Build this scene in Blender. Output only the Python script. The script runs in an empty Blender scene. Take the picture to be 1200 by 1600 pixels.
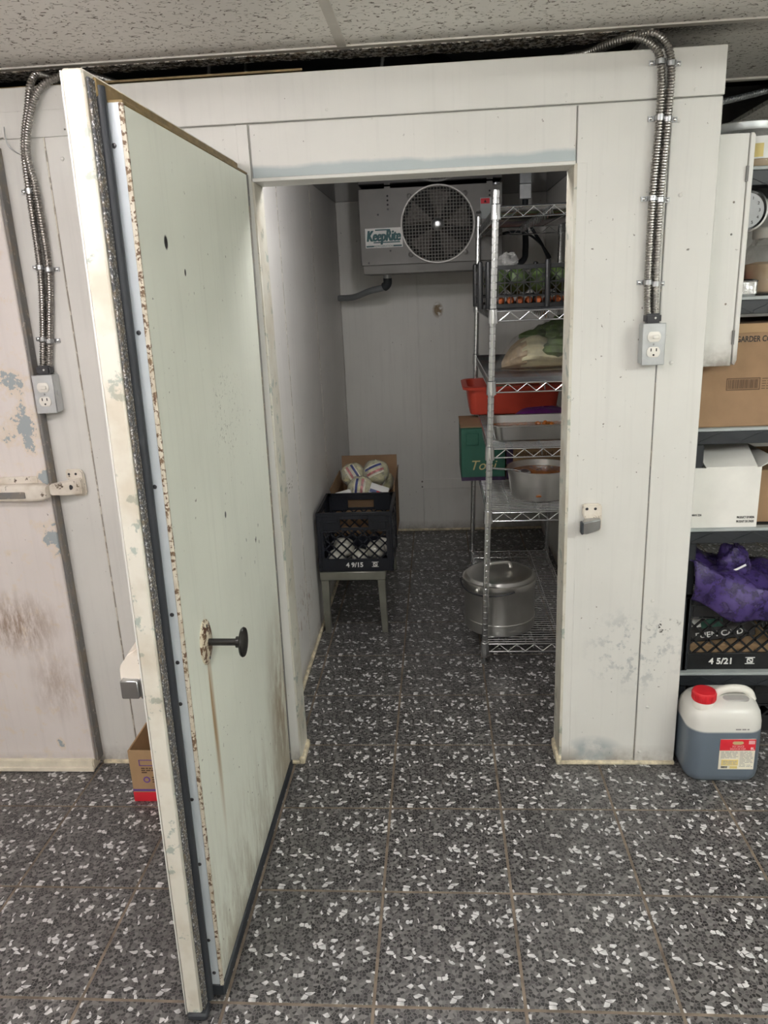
import bpy, bmesh, math, random
from mathutils import Vector, Matrix

# ------------------------------------------------------------------ camera, world, lights, exposure
SC = bpy.context.scene
COL = SC.collection
random.seed(7)

CAM_POS = (0.170, -1.288, 1.509)
CAM_PITCH, CAM_YAW, CAM_ROLL, CAM_F = 0.288, 0.077, -0.044, 1194.8


def make_camera():
    cp, sp = math.cos(CAM_PITCH), math.sin(CAM_PITCH)
    right, fwd = Vector((1, 0, 0)), Vector((0, cp, -sp))
    up = right.cross(fwd)
    cr, sr = math.cos(CAM_ROLL), math.sin(CAM_ROLL)
    r2, u2 = right * cr + up * sr, up * cr - right * sr
    m = Matrix((r2, u2, -fwd)).transposed()
    m = Matrix.Rotation(CAM_YAW, 3, 'Z') @ m
    cd = bpy.data.cameras.new('camera')
    cd.sensor_fit = 'HORIZONTAL'
    cd.sensor_width = 36.0
    cd.lens = CAM_F / 1200.0 * 36.0
    cd.clip_start = 0.02
    co = bpy.data.objects.new('camera', cd)
    COL.objects.link(co)
    co.matrix_world = Matrix.Translation(CAM_POS) @ m.to_4x4()
    SC.camera = co


make_camera()
SC.view_settings.view_transform = 'Standard'
SC.view_settings.look = 'None'
SC.view_settings.exposure = 0.0
SC.view_settings.gamma = 1.0
SC.view_settings.use_curve_mapping = False

WORLD = bpy.data.worlds.new('world')
SC.world = WORLD
WORLD.use_nodes = True
WORLD.node_tree.nodes['Background'].inputs[0].default_value = (0.5, 0.5, 0.5, 1)
WORLD.node_tree.nodes['Background'].inputs[1].default_value = 0.02

CEIL = 2.10
GX, GY = -0.055, 0.92          # ceiling grid anchor: tiles are 1.22 x 0.61
# twin-tube fluorescent battens under the kitchen ceiling: (centre x, centre y, tube radiance, colour);
# their bare tubes, built with the ceiling below, are the only lights of the place
BATTENS = [(-0.665, -0.605, 34.0, (1.0, 0.93, 0.95)),
           (1.775, 0.005, 5.0, (0.97, 1.0, 0.90)),
           (0.555, -1.825, 58.0, (0.985, 1.0, 0.975)),
           (2.45, -1.215, 112.0, (0.965, 1.0, 0.955)),
           (-1.885, -2.435, 64.0, (1.0, 0.94, 0.95))]
# jelly-jar lamp on the cooler ceiling just inside the door: position, radiance, colour
COOLER_LAMP = ((0.10, 1.13, 1.893), 155.0, (1.0, 0.965, 0.95))
SC.cycles.diffuse_bounces = 6

# ------------------------------------------------------------------ materials


def new_mat(name):
    m = bpy.data.materials.new(name)
    m.use_nodes = True
    nt = m.node_tree
    return m, nt, nt.nodes['Principled BSDF']


def N(nt, typ, **kw):
    n = nt.nodes.new(typ)
    for k, v in kw.items():
        if k.startswith('i_'):
            n.inputs[k[2:].replace('_', ' ')].default_value = v
        else:
            setattr(n, k, v)
    return n


def coords(nt, scale=(1, 1, 1), rot=(0, 0, 0), out='Object'):
    t = nt.nodes.new('ShaderNodeTexCoord')
    mp = nt.nodes.new('ShaderNodeMapping')
    mp.inputs['Scale'].default_value = scale
    mp.inputs['Rotation'].default_value = rot
    nt.links.new(t.outputs[out], mp.inputs['Vector'])
    return mp.outputs['Vector']


def math_n(nt, op, a, b=None, clamp=False):
    n = nt.nodes.new('ShaderNodeMath')
    n.operation = op
    n.use_clamp = clamp
    for i, x in enumerate((a, b)):
        if x is None:
            continue
        if isinstance(x, (int, float)):
            n.inputs[i].default_value = x
        else:
            nt.links.new(x, n.inputs[i])
    return n.outputs[0]


def ramp(nt, fac, stops, interp='LINEAR'):
    r = nt.nodes.new('ShaderNodeValToRGB')
    r.color_ramp.interpolation = interp
    e = r.color_ramp.elements
    while len(e) < len(stops):
        e.new(0.5)
    for el, (p, c) in zip(e, stops):
        el.position = p
        el.color = (c, c, c, 1) if isinstance(c, (int, float)) else (*c[:3], 1)
    nt.links.new(fac, r.inputs[0])
    return r.outputs[0]


def mix(nt, fac, a, b):
    n = nt.nodes.new('ShaderNodeMix')
    n.data_type = 'RGBA'
    n.clamp_factor = True
    if isinstance(fac, (int, float)):
        n.inputs[0].default_value = fac
    else:
        nt.links.new(fac, n.inputs[0])
    for x, k in ((a, 6), (b, 7)):
        if isinstance(x, tuple):
            n.inputs[k].default_value = (*x[:3], 1)
        else:
            nt.links.new(x, n.inputs[k])
    return n.outputs[2]


def noise(nt, vec, scale, detail=3.0, rough=0.55, dist=0.0):
    n = nt.nodes.new('ShaderNodeTexNoise')
    n.inputs['Scale'].default_value = scale
    n.inputs['Detail'].default_value = detail
    n.inputs['Roughness'].default_value = rough
    n.inputs['Distortion'].default_value = dist
    nt.links.new(vec, n.inputs['Vector'])
    return n.outputs['Fac']


def bump(nt, bsdf, h, strength=0.2, dist=0.002):
    b = nt.nodes.new('ShaderNodeBump')
    b.inputs['Strength'].default_value = strength
    b.inputs['Distance'].default_value = dist
    nt.links.new(h, b.inputs['Height'])
    nt.links.new(b.outputs[0], bsdf.inputs['Normal'])


def plain(name, col, rough=0.5, metal=0.0, var=0.12, vscale=9.0, bmp=0.0, bscale=60.0, spec=0.5, coat=0.0):
    """procedural material: base colour with soft mottling, optional fine relief"""
    m, nt, b = new_mat(name)
    v = coords(nt)
    f = noise(nt, v, vscale, 4)
    lo = tuple(max(0, c * (1 - var)) for c in col)
    hi = tuple(min(1, c * (1 + var)) for c in col)
    nt.links.new(ramp(nt, f, [(0.3, lo), (0.7, hi)]), b.inputs['Base Color'])
    b.inputs['Roughness'].default_value = rough
    b.inputs['Metallic'].default_value = metal
    b.inputs['Specular IOR Level'].default_value = spec
    b.inputs['Coat Weight'].default_value = coat
    if bmp:
        bump(nt, b, noise(nt, v, bscale, 3), bmp)
    return m


def sep(nt, vec):
    s = nt.nodes.new('ShaderNodeSeparateXYZ')
    nt.links.new(vec, s.inputs[0])
    return s.outputs


def blob(nt, vec, c, r, hard=0.5):
    """soft mask around a point (ellipsoid radii r), 1 inside"""
    mp = nt.nodes.new('ShaderNodeMapping')
    mp.inputs['Location'].default_value = tuple(-a / q for a, q in zip(c, r))
    mp.inputs['Scale'].default_value = tuple(1 / q for q in r)
    nt.links.new(vec, mp.inputs['Vector'])
    ln = nt.nodes.new('ShaderNodeVectorMath')
    ln.operation = 'LENGTH'
    nt.links.new(mp.outputs[0], ln.inputs[0])
    return ramp(nt, ln.outputs['Value'], [(1 - hard, 1.0), (1.0, 0.0)])


def gt(nt, x, t, soft=0.02):
    return ramp(nt, x, [(max(0, t - soft), 0.0), (min(1, t + soft), 1.0)])


def painted(name, col, rough=0.42, dirt=True, extra=None, specks=0.735, foot=0.07):
    """painted sheet metal: mottling, brush streaks, specks, scuffs and grime along the foot (object z)"""
    m, nt, b = new_mat(name)
    v = coords(nt)
    s = sep(nt, v)
    base = ramp(nt, noise(nt, v, 2.2, 5), [(0.3, tuple(c * 0.93 for c in col)), (0.7, tuple(min(1, c * 1.05) for c in col))])
    vs = coords(nt, (18, 18, 0.7))
    base = mix(nt, math_n(nt, 'MULTIPLY', gt(nt, noise(nt, vs, 3.0, 4), 0.60, 0.08), 0.22), base, tuple(c * 0.80 for c in col))
    if dirt:
        sp = math_n(nt, 'MULTIPLY', gt(nt, noise(nt, v, 70, 2), specks, 0.02), gt(nt, noise(nt, v, 3.0, 2), 0.52, 0.06))
        base = mix(nt, math_n(nt, 'MULTIPLY', sp, 0.8), base, (0.08, 0.06, 0.045))
        low = math_n(nt, 'SUBTRACT', 1.0, math_n(nt, 'DIVIDE', s[2], foot), True)
        low = math_n(nt, 'MULTIPLY', low, gt(nt, noise(nt, v, 14, 5, 0.7), 0.42, 0.18))
        base = mix(nt, math_n(nt, 'MULTIPLY', low, 0.85), base, (0.13, 0.10, 0.07))
    if extra:
        base = extra(nt, v, s, base)
    nt.links.new(base, b.inputs['Base Color'])
    b.inputs['Roughness'].default_value = rough
    bump(nt, b, noise(nt, coords(nt, (1, 1, 0.35)), 55, 3), 0.12, 0.001)
    return m


WALLC = (0.69, 0.685, 0.65)


def right_scuffs(nt, v, s, base):
    k = blob(nt, v, (0.76, 0.89, 0.40), (0.17, 0.3, 0.16), 0.6)
    k = math_n(nt, 'MULTIPLY', k, gt(nt, noise(nt, v, 30, 5, 0.7), 0.56, 0.05))
    base = mix(nt, math_n(nt, 'MULTIPLY', k, 0.6), base, (0.25, 0.28, 0.30))
    k = blob(nt, v, (0.84, 0.89, 0.48), (0.06, 0.3, 0.03), 0.4)
    k = math_n(nt, 'MULTIPLY', k, gt(nt, noise(nt, v, 75, 3), 0.62, 0.02))
    base = mix(nt, k, base, (0.05, 0.045, 0.04))
    k = blob(nt, v, (0.64, 0.89, 0.05), (0.10, 0.3, 0.055), 0.6)
    k = math_n(nt, 'MULTIPLY', k, gt(nt, noise(nt, v, 12, 4), 0.46, 0.08))
    base = mix(nt, math_n(nt, 'MULTIPLY', k, 0.8), base, (0.30, 0.35, 0.37))
    return base


def header_strip(nt, v, s, base):
    # older blue-grey coat showing in a hand-wide band above the opening
    k = math_n(nt, 'SUBTRACT', 1.0, math_n(nt, 'DIVIDE', math_n(nt, 'SUBTRACT', s[2], 1.79), 0.048), True)
    k = gt(nt, math_n(nt, 'ADD', k, math_n(nt, 'MULTIPLY', math_n(nt, 'SUBTRACT', noise(nt, v, 9, 4), 0.5), 0.5)), 0.35, 0.12)
    base = mix(nt, math_n(nt, 'MULTIPLY', k, 0.85), base, (0.36, 0.43, 0.45))
    return base


def inner_rust(nt, v, s, base):
    k = blob(nt, v, (-0.39, 1.55, 0.28), (0.2, 0.30, 0.14), 0.6)
    k = math_n(nt, 'MULTIPLY', k, gt(nt, noise(nt, coords(nt, (1, 3, 1), (0.9, 0, 0)), 22, 5, 0.7), 0.60, 0.03))
    base = mix(nt, k, base, (0.22, 0.09, 0.03))
    k = blob(nt, v, (-0.39, 1.35, 0.80), (0.2, 0.22, 0.05), 0.6)
    k = math_n(nt, 'MULTIPLY', k, gt(nt, noise(nt, coords(nt, (1, 1, 5), (0.5, 0, 0)), 22, 4), 0.60, 0.02))
    return mix(nt, k, base, (0.12, 0.09, 0.07))


def back_stain(nt, v, s, base):
    k = blob(nt, v, (0.18, 3.36, 1.357), (0.035, 0.3, 0.05), 0.5)
    k = math_n(nt, 'MULTIPLY', k, gt(nt, noise(nt, v, 45, 4), 0.42, 0.06))
    return mix(nt, k, base, (0.20, 0.13, 0.05))


def door_face(nt, v, s, base):
    # coordinates are relative to the door's hinge foot at (-0.40, 0.86, 0)
    ys = coords(nt, (1, 30, 1.2))
    st = blob(nt, v, (0.06, -0.722, 0.60), (0.3, 0.020, 0.30), 0.95)
    st = math_n(nt, 'MULTIPLY', st, gt(nt, noise(nt, ys, 3, 3), 0.36, 0.15))
    st = math_n(nt, 'MAXIMUM', st, blob(nt, v, (0.06, -0.728, 0.66), (0.3, 0.008, 0.17), 0.6))
    base = mix(nt, math_n(nt, 'MULTIPLY', st, 0.9), base, (0.34, 0.19, 0.05))
    k = blob(nt, v, (0.06, -0.30, 0.90), (0.3, 0.20, 0.12), 0.5)
    k = math_n(nt, 'MULTIPLY', k, gt(nt, noise(nt, coords(nt, (1, 1, 0.6)), 60, 1), 0.72, 0.01))
    base = mix(nt, k, base, (0.03, 0.03, 0.025))
    k = blob(nt, v, (0.06, -0.40, 1.24), (0.3, 0.16, 0.13), 0.5)
    k = math_n(nt, 'MULTIPLY', k, gt(nt, noise(nt, coords(nt, (1, 1, 1), (0.6, 0, 0)), 95, 3, 0.6, 1.0), 0.64, 0.02))
    base = mix(nt, math_n(nt, 'MULTIPLY', k, 0.7), base, (0.15, 0.16, 0.12))
    # brown hand and trolley grime along the lower hinge side
    k = blob(nt, v, (0.06, -0.10, 0.28), (0.3, 0.20, 0.38), 0.8)
    k = math_n(nt, 'MULTIPLY', k, gt(nt, noise(nt, coords(nt, (1, 2.2, 0.8)), 7, 6, 0.7), 0.47, 0.10))
    base = mix(nt, math_n(nt, 'MULTIPLY', k, 0.85), base, (0.24, 0.165, 0.085))
    k = math_n(nt, 'SUBTRACT', 1.0, math_n(nt, 'DIVIDE', s[2], 0.4), True)
    k = math_n(nt, 'MULTIPLY', k, gt(nt, noise(nt, coords(nt, (1, 3, 0.8)), 9, 6, 0.7), 0.52, 0.08))
    base = mix(nt, math_n(nt, 'MULTIPLY', k, 0.6), base, (0.24, 0.18, 0.10))
    for c, r in (((0.06, -0.715, 1.601), 0.011), ((0.06, -0.62, 1.55), 0.006), ((0.06, -0.5, 1.02), 0.007)):
        base = mix(nt, blob(nt, v, c, (0.3, r, r * 1.3), 0.3), base, (0.01, 0.01, 0.01))
    return base


def freezer_wear(nt, v, s, base):
    # peeled paint showing the blue-grey undercoat, and brown scuffs; relative to (-1.5, 0.845, 0)
    tot = None
    for c, r in (((0.47, 0, 1.16), (0.06, 0.3, 0.12)), ((0.42, 0, 1.14), (0.05, 0.3, 0.04)), ((0.495, 0, 0.82), (0.05, 0.3, 0.085)),
                 ((0.45, 0, 1.28), (0.07, 0.3, 0.05)), ((0.40, 0, 0.10), (0.02, 0.3, 0.03)), ((0.50, 0, 1.0), (0.03, 0.3, 0.05))):
        k = blob(nt, v, c, r, 0.8)
        tot = k if tot is None else math_n(nt, 'MAXIMUM', tot, k)
    nz = noise(nt, v, 24, 6, 0.65)
    f = math_n(nt, 'ADD', math_n(nt, 'MULTIPLY', tot, 0.24), math_n(nt, 'MULTIPLY', nz, 0.92))
    base = mix(nt, math_n(nt, 'MULTIPLY', gt(nt, f, 0.56, 0.06), 0.7), base, (0.70, 0.60, 0.47))
    base = mix(nt, gt(nt, f, 0.645, 0.010), base, (0.33, 0.37, 0.39))
    for c, r, a in (((0.33, 0, 0.53), (0.16, 0.3, 0.13), 0.85), ((0.42, 0, 0.32), (0.10, 0.3, 0.16), 0.45)):
        k = blob(nt, v, c, r, 0.8)
        k = math_n(nt, 'MULTIPLY', k, gt(nt, noise(nt, coords(nt, (3, 1, 0.8)), 13, 6, 0.75), 0.48, 0.10))
        base = mix(nt, math_n(nt, 'MULTIPLY', k, a), base, (0.24, 0.15, 0.09))
    return base


M = {}
M['wall'] = painted('painted_panel', WALLC)
M['wall_r'] = painted('painted_panel_scuffed', WALLC, extra=right_scuffs)
M['wall_h'] = painted('painted_header', WALLC, extra=header_strip)
M['wall_left'] = painted('painted_panel_inside', (0.76, 0.745, 0.72), extra=inner_rust)
M['wall_back'] = painted('painted_panel_back', (0.74, 0.73, 0.70), extra=back_stain)
M['door_face'] = painted('door_inner_paint', (0.80, 0.83, 0.74), rough=0.38, extra=door_face, foot=0.10)
M['freezer'] = painted('freezer_door_paint', (0.72, 0.67, 0.64), extra=freezer_wear)
M['kitchen'] = plain('kitchen_wall_paint', (0.80, 0.79, 0.75), 0.6)
M['caulk'] = plain('yellowed_caulk', (0.62, 0.55, 0.40), 0.6, var=0.4, vscale=40)
M['sweep'] = plain('cream_vinyl', (0.74, 0.69, 0.56), 0.5, var=0.12, vscale=20)
M['guard'] = plain('pale_guard_wire', (0.42, 0.41, 0.39), 0.45, 0.3)
M['galv'] = plain('galvanised_steel', (0.55, 0.57, 0.58), 0.42, 0.8, 0.10, 25)
M['stripmetal'] = plain('bluish_white_metal', (0.66, 0.72, 0.76), 0.35, 0.25, 0.06, 10)
M['armour'] = plain('conduit_armour', (0.36, 0.345, 0.325), 0.3, 1.0, 0.12, 30)
M['darkmetal'] = plain('dark_steel', (0.06, 0.06, 0.065), 0.4, 0.6)
M['chrome'] = plain('chrome_wire', (0.72, 0.73, 0.74), 0.22, 1.0, 0.05)
M['chrome_dull'] = plain('dull_chrome', (0.42, 0.43, 0.44), 0.33, 1.0, 0.12, 14)
M['steel'] = plain('brushed_steel', (0.74, 0.73, 0.70), 0.33, 1.0, 0.06)
M['pansteel'] = plain('worn_pan_steel', (0.46, 0.455, 0.44), 0.3, 1.0, 0.08)
M['alu'] = plain('spun_aluminium', (0.66, 0.65, 0.63), 0.38, 0.9, 0.08)
M['blackrub'] = plain('black_rubber', (0.022, 0.026, 0.032), 0.55)
M['blackpl'] = plain('black_plastic', (0.007, 0.0075, 0.009), 0.42, var=0.3)
M['navypl'] = plain('navy_black_plastic', (0.005, 0.0065, 0.012), 0.40, var=0.3)
M['shelfpl'] = plain('charcoal_shelf_plastic', (0.015, 0.018, 0.022), 0.5)
M['shelfgrey'] = plain('grey_shelf_lip', (0.36, 0.39, 0.39), 0.5)
M['whitepl'] = plain('white_plastic', (0.78, 0.76, 0.70), 0.35, var=0.04)
M['dark'] = plain('dark_void', (0.012, 0.012, 0.013), 0.9)
M['plenum'] = plain('plenum_deck', (0.03, 0.028, 0.026), 0.9, var=0.3)
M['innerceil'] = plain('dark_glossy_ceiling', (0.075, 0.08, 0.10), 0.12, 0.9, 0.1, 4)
M['tbar'] = plain('white_grid_bar', (0.60, 0.57, 0.52), 0.5)
M['card'] = plain('brown_cardboard', (0.27, 0.168, 0.092), 0.8, var=0.10, vscale=14, bmp=0.15, bscale=40)
M['card_light'] = plain('tan_cardboard', (0.36, 0.235, 0.125), 0.8, var=0.08, vscale=14, bmp=0.15, bscale=40)
M['card_white'] = plain('white_cardboard', (0.74, 0.73, 0.69), 0.7, var=0.06, vscale=10)
M['card_green'] = plain('green_cardboard', (0.016, 0.095, 0.062), 0.6, var=0.12)
M['card_purple'] = plain('dark_purple_print', (0.03, 0.012, 0.05), 0.6)
M['ink'] = plain('black_ink', (0.02, 0.018, 0.018), 0.7)
M['inkbrown'] = plain('brown_ink', (0.09, 0.05, 0.025), 0.7)
M['inkwhite'] = plain('white_ink', (0.80, 0.80, 0.78), 0.6)
M['inkgold'] = plain('gold_ink', (0.55, 0.45, 0.22), 0.5)
M['inkgrey'] = plain('grey_print', (0.35, 0.34, 0.33), 0.7)
M['red'] = plain('red_plastic', (0.62, 0.02, 0.03), 0.35, var=0.06)
M['redprint'] = plain('red_label_print', (0.62, 0.02, 0.035), 0.5)
M['purpleprint'] = plain('purple_print', (0.13, 0.06, 0.25), 0.6)
M['yellowprint'] = plain('yellow_label_print', (0.72, 0.58, 0.22), 0.5)
M['creamprint'] = plain('cream_label_print', (0.78, 0.74, 0.62), 0.5)
M['dialgrey'] = plain('grey_dial_face', (0.42, 0.43, 0.44), 0.4)
M['pinkprint'] = plain('pink_label_print', (0.80, 0.42, 0.42), 0.5)
M['blueprint'] = plain('blue_label_print', (0.05, 0.065, 0.20), 0.4, var=0.5, vscale=60)
M['redfade'] = plain('faded_red_print', (0.50, 0.20, 0.20), 0.4, var=0.5, vscale=60)
M['tealprint'] = plain('teal_ink', (0.012, 0.095, 0.105), 0.5)
M['redtub'] = plain('orange_red_tub', (0.50, 0.055, 0.03), 0.45, var=0.12)
M['curry'] = plain('orange_curry', (0.38, 0.12, 0.02), 0.25, var=0.4, vscale=60, bmp=0.3)
M['carrot'] = plain('carrot_orange', (0.72, 0.16, 0.03), 0.5, var=0.2, vscale=40)
M['leaf'] = plain('green_leaf', (0.075, 0.125, 0.032), 0.5, var=0.55, vscale=28, bmp=0.5, bscale=50)
M['stalk'] = plain('pale_stalk', (0.62, 0.58, 0.38), 0.45, var=0.15, vscale=30, bmp=0.3)
M['root'] = plain('tan_root', (0.45, 0.34, 0.22), 0.6, var=0.25, vscale=40, bmp=0.4)
M['cabbage'] = plain('pale_cabbage', (0.64, 0.61, 0.38), 0.35, var=0.3, vscale=22, bmp=0.4, bscale=30, coat=0.5)
M['whitefood'] = plain('white_wrapped_head', (0.72, 0.70, 0.62), 0.3, var=0.15, vscale=30, bmp=0.3, coat=0.6)
M['purplebag'] = plain('purple_mesh_weave', (0.085, 0.045, 0.24), 0.45, var=0.35, vscale=20, bmp=0.6, bscale=220)
M['purpledark'] = plain('dark_purple_film', (0.10, 0.01, 0.12), 0.3, var=0.4, vscale=25, bmp=0.5)
M['orangebag'] = plain('orange_mesh_bag', (0.55, 0.15, 0.02), 0.5, var=0.5, vscale=50, bmp=0.6, bscale=120)
M['foil'] = plain('crumpled_foil', (0.70, 0.70, 0.71), 0.2, 1.0, 0.1, 20, bmp=1.0, bscale=60)
M['powder'] = plain('tan_powder', (0.50, 0.36, 0.22), 0.8, var=0.15, vscale=18)
M['drainpipe'] = plain('grey_hose', (0.20, 0.21, 0.22), 0.45)
M['fanblade'] = plain('fan_blade_metal', (0.050, 0.042, 0.038), 0.5, 0.3)
M['knobblack'] = plain('worn_black_enamel', (0.015, 0.014, 0.013), 0.25, 0.2)
M['castwhite'] = plain('chipped_white_casting', (0.66, 0.62, 0.54), 0.42, 0.1, 0.18, 30, bmp=0.3)
M['unit'] = plain('evaporator_aluminium', (0.17, 0.165, 0.158), 0.5, 0.3, 0.15, 5)
M['stool'] = plain('stool_steel', (0.30, 0.30, 0.26), 0.38, 0.8, 0.12, 12)
M['liner'] = plain('oily_wood_edge', (0.20, 0.14, 0.06), 0.6, var=0.3, vscale=30)


def mat_chipped(name, top, under, thr, scale=24, rough=0.4, metal=0.0):
    m, nt, b = new_mat(name)
    v = coords(nt)
    f = noise(nt, v, scale, 5, 0.65)
    c = mix(nt, gt(nt, f, thr, 0.02), top, under)
    c = mix(nt, math_n(nt, 'MULTIPLY', gt(nt, noise(nt, v, scale * 0.4, 4), 0.56, 0.1), 0.35), c, (0.30, 0.22, 0.12))
    nt.links.new(c, b.inputs['Base Color'])
    b.inputs['Roughness'].default_value = rough
    b.inputs['Metallic'].default_value = metal
    bump(nt, b, f, 0.35, 0.002)
    return m


M['edge'] = mat_chipped('door_edge_chipped_paint', (0.62, 0.605, 0.53), (0.34, 0.38, 0.34), 0.60, 22)
M['edge_trim'] = mat_chipped('rusty_trim_line', (0.60, 0.56, 0.46), (0.12, 0.07, 0.04), 0.55, 110, 0.6)
M['frost'] = mat_chipped('frayed_gasket', (0.055, 0.057, 0.06), (0.52, 0.53, 0.54), 0.575, 230, 0.7)
M['casting'] = mat_chipped('worn_white_casting', (0.72, 0.67, 0.59), (0.10, 0.07, 0.05), 0.63, 38, 0.4)
M['rustplate'] = mat_chipped('rusty_escutcheon', (0.66, 0.60, 0.47), (0.08, 0.03, 0.012), 0.50, 60, 0.6)
M['gasket_grey'] = mat_chipped('grey_gasket', (0.17, 0.165, 0.16), (0.35, 0.32, 0.27), 0.62, 50, 0.55)
M['seamline'] = mat_chipped('seam_filler', (0.36, 0.33, 0.29), (0.70, 0.66, 0.58), 0.52, 26, 0.6)


def mat_terrazzo():
    m, nt, b = new_mat('terrazzo_tile')
    v = coords(nt)
    wn = nt.nodes.new('ShaderNodeTexNoise')
    wn.inputs['Scale'].default_value = 60
    wn.inputs['Detail'].default_value = 2
    nt.links.new(v, wn.inputs['Vector'])
    off = nt.nodes.new('ShaderNodeVectorMath')
    off.operation = 'MULTIPLY_ADD'
    off.inputs[1].default_value = (0.0035, 0.0035, 0.0035)
    nt.links.new(wn.outputs['Color'], off.inputs[0])
    nt.links.new(v, off.inputs[2])
    wv = off.outputs[0]

    def vor(scale, feat, vec, sc=(1, 1, 1)):
        mp = nt.nodes.new('ShaderNodeMapping')
        mp.inputs['Scale'].default_value = sc
        nt.links.new(vec, mp.inputs['Vector'])
        n = nt.nodes.new('ShaderNodeTexVoronoi')
        n.voronoi_dimensions = '2D'
        n.feature = feat
        n.inputs['Scale'].default_value = scale
        nt.links.new(mp.outputs[0], n.inputs['Vector'])
        return n
    c1 = vor(125, 'F1', wv)
    e1 = vor(125, 'DISTANCE_TO_EDGE', wv)
    g = ramp(nt, sep(nt, c1.outputs['Color'])[0], [(0.0, (0.020, 0.020, 0.021)), (0.38, (0.036, 0.035, 0.036)), (0.62, (0.100, 0.096, 0.096)), (1.0, (0.20, 0.192, 0.188))])
    g = mix(nt, gt(nt, e1.outputs['Distance'], 0.07, 0.05), (0.155, 0.148, 0.143), g)
    big = None
    for sc, an, thr, rot, er in ((78, (0.80, 1.15, 1), 0.915, 0.35, 0.0), (115, (1.2, 0.85, 1), 0.95, 0.0, 0.0)):
        c2 = vor(sc, 'F1', wv, an)
        e2 = vor(sc, 'DISTANCE_TO_EDGE', wv, an)
        k = math_n(nt, 'MULTIPLY', math_n(nt, 'GREATER_THAN', sep(nt, c2.outputs['Color'])[1], thr), gt(nt, e2.outputs['Distance'], er + 0.06, 0.03))
        big = k if big is None else math_n(nt, 'MAXIMUM', big, k)
    wc = ramp(nt, noise(nt, v, 60, 1), [(0.3, (0.42, 0.42, 0.425)), (0.6, (0.66, 0.66, 0.66))])
    col = mix(nt, big, g, wc)
    # foot-traffic film, differs from tile to tile
    oi = nt.nodes.new('ShaderNodeObjectInfo')
    dim = ramp(nt, oi.outputs['Random'], [(0.0, 0.86), (1.0, 1.0)])
    mm = nt.nodes.new('ShaderNodeMix')
    mm.data_type = 'RGBA'
    mm.blend_type = 'MULTIPLY'
    mm.inputs[0].default_value = 1.0
    nt.links.new(col, mm.inputs[6])
    nt.links.new(dim, mm.inputs[7])
    nt.links.new(mm.outputs[2], b.inputs['Base Color'])
    wv2 = coords(nt, out='Generated')
    nt.links.new(ramp(nt, noise(nt, v, 12, 4), [(0.3, 0.26), (0.7, 0.42)]), b.inputs['Roughness'])
    b.inputs['Specular IOR Level'].default_value = 0.45
    return m


M['terrazzo'] = mat_terrazzo()
M['grout'] = plain('brown_grout', (0.165, 0.132, 0.102), 0.8, var=0.4, vscale=16, bmp=0.3)


def mat_ceiling(name, grime):
    m, nt, b = new_mat(name)
    v = coords(nt)
    n1 = noise(nt, coords(nt, (1, 1.6, 1), (0, 0, 0.5)), 42, 1.5, 0.5, 0.6)
    n2 = noise(nt, v, 55, 1)
    worm = math_n(nt, 'SUBTRACT', 1.0, gt(nt, math_n(nt, 'ABSOLUTE', math_n(nt, 'SUBTRACT', n1, 0.5)), 0.026, 0.010))
    worm = math_n(nt, 'MULTIPLY', worm, gt(nt, n2, 0.53, 0.03))
    base = ramp(nt, noise(nt, v, 2.5, 4), [(0.3, (0.81, 0.785, 0.745)), (0.7, (0.88, 0.86, 0.82))])
    col = mix(nt, math_n(nt, 'MULTIPLY', worm, 0.92), base, (0.12, 0.10, 0.075))
    if grime:
        # soot band that settled along the grid bar (tile-local y)
        s = sep(nt, v)
        band = math_n(nt, 'SUBTRACT', 1.0, math_n(nt, 'DIVIDE', s[1], grime), True)
        xr = math_n(nt, 'SUBTRACT', 1.0, math_n(nt, 'DIVIDE', math_n(nt, 'SUBTRACT', s[0], 0.0), 0.45), True)
        fl = noise(nt, v, 120, 4, 0.7)
        k = math_n(nt, 'MULTIPLY', math_n(nt, 'MULTIPLY', band, 1.6, True), xr)
        soot = mix(nt, gt(nt, fl, 0.55, 0.03), (0.035, 0.03, 0.027), (0.50, 0.48, 0.44))
        col = mix(nt, k, col, soot)
    nt.links.new(col, b.inputs['Base Color'])
    b.inputs['Roughness'].default_value = 0.9
    bump(nt, b, n1, 0.25, 0.003)
    return m


M['ceiltile'] = mat_ceiling('fissured_ceiling_tile', 0)
M['ceilgrime'] = mat_ceiling('sooty_ceiling_tile', 0.11)
M['remnant'] = mat_chipped('sooty_broken_tile', (0.035, 0.032, 0.028), (0.60, 0.58, 0.54), 0.52, 95, 0.9)


def mat_film(name, tint, amount, rough=0.12, relief=0.9):
    m, nt, b = new_mat(name)
    out = nt.nodes['Material Output']
    tr = nt.nodes.new('ShaderNodeBsdfTransparent')
    b.inputs['Base Color'].default_value = (*tint, 1)
    b.inputs['Roughness'].default_value = rough
    mx = nt.nodes.new('ShaderNodeMixShader')
    f = ramp(nt, noise(nt, coords(nt), 35, 4), [(0.35, amount * 0.5), (0.7, amount * 1.6)])
    nt.links.new(f, mx.inputs[0])
    nt.links.new(tr.outputs[0], mx.inputs[1])
    nt.links.new(b.outputs[0], mx.inputs[2])
    nt.links.new(mx.outputs[0], out.inputs['Surface'])
    bump(nt, b, noise(nt, coords(nt), 40, 4), relief, 0.006)
    return m


M['film'] = mat_film('clear_plastic_film', (0.75, 0.75, 0.73), 0.24)
M['bagfilm'] = mat_film('thin_bag_film', (0.7, 0.7, 0.68), 0.11)
M['net'] = mat_film('purple_netting', (0.045, 0.026, 0.125), 0.82, 0.5, 0.35)
M['glass'] = mat_film('thin_clear_glass', (0.5, 0.5, 0.48), 0.16)


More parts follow.
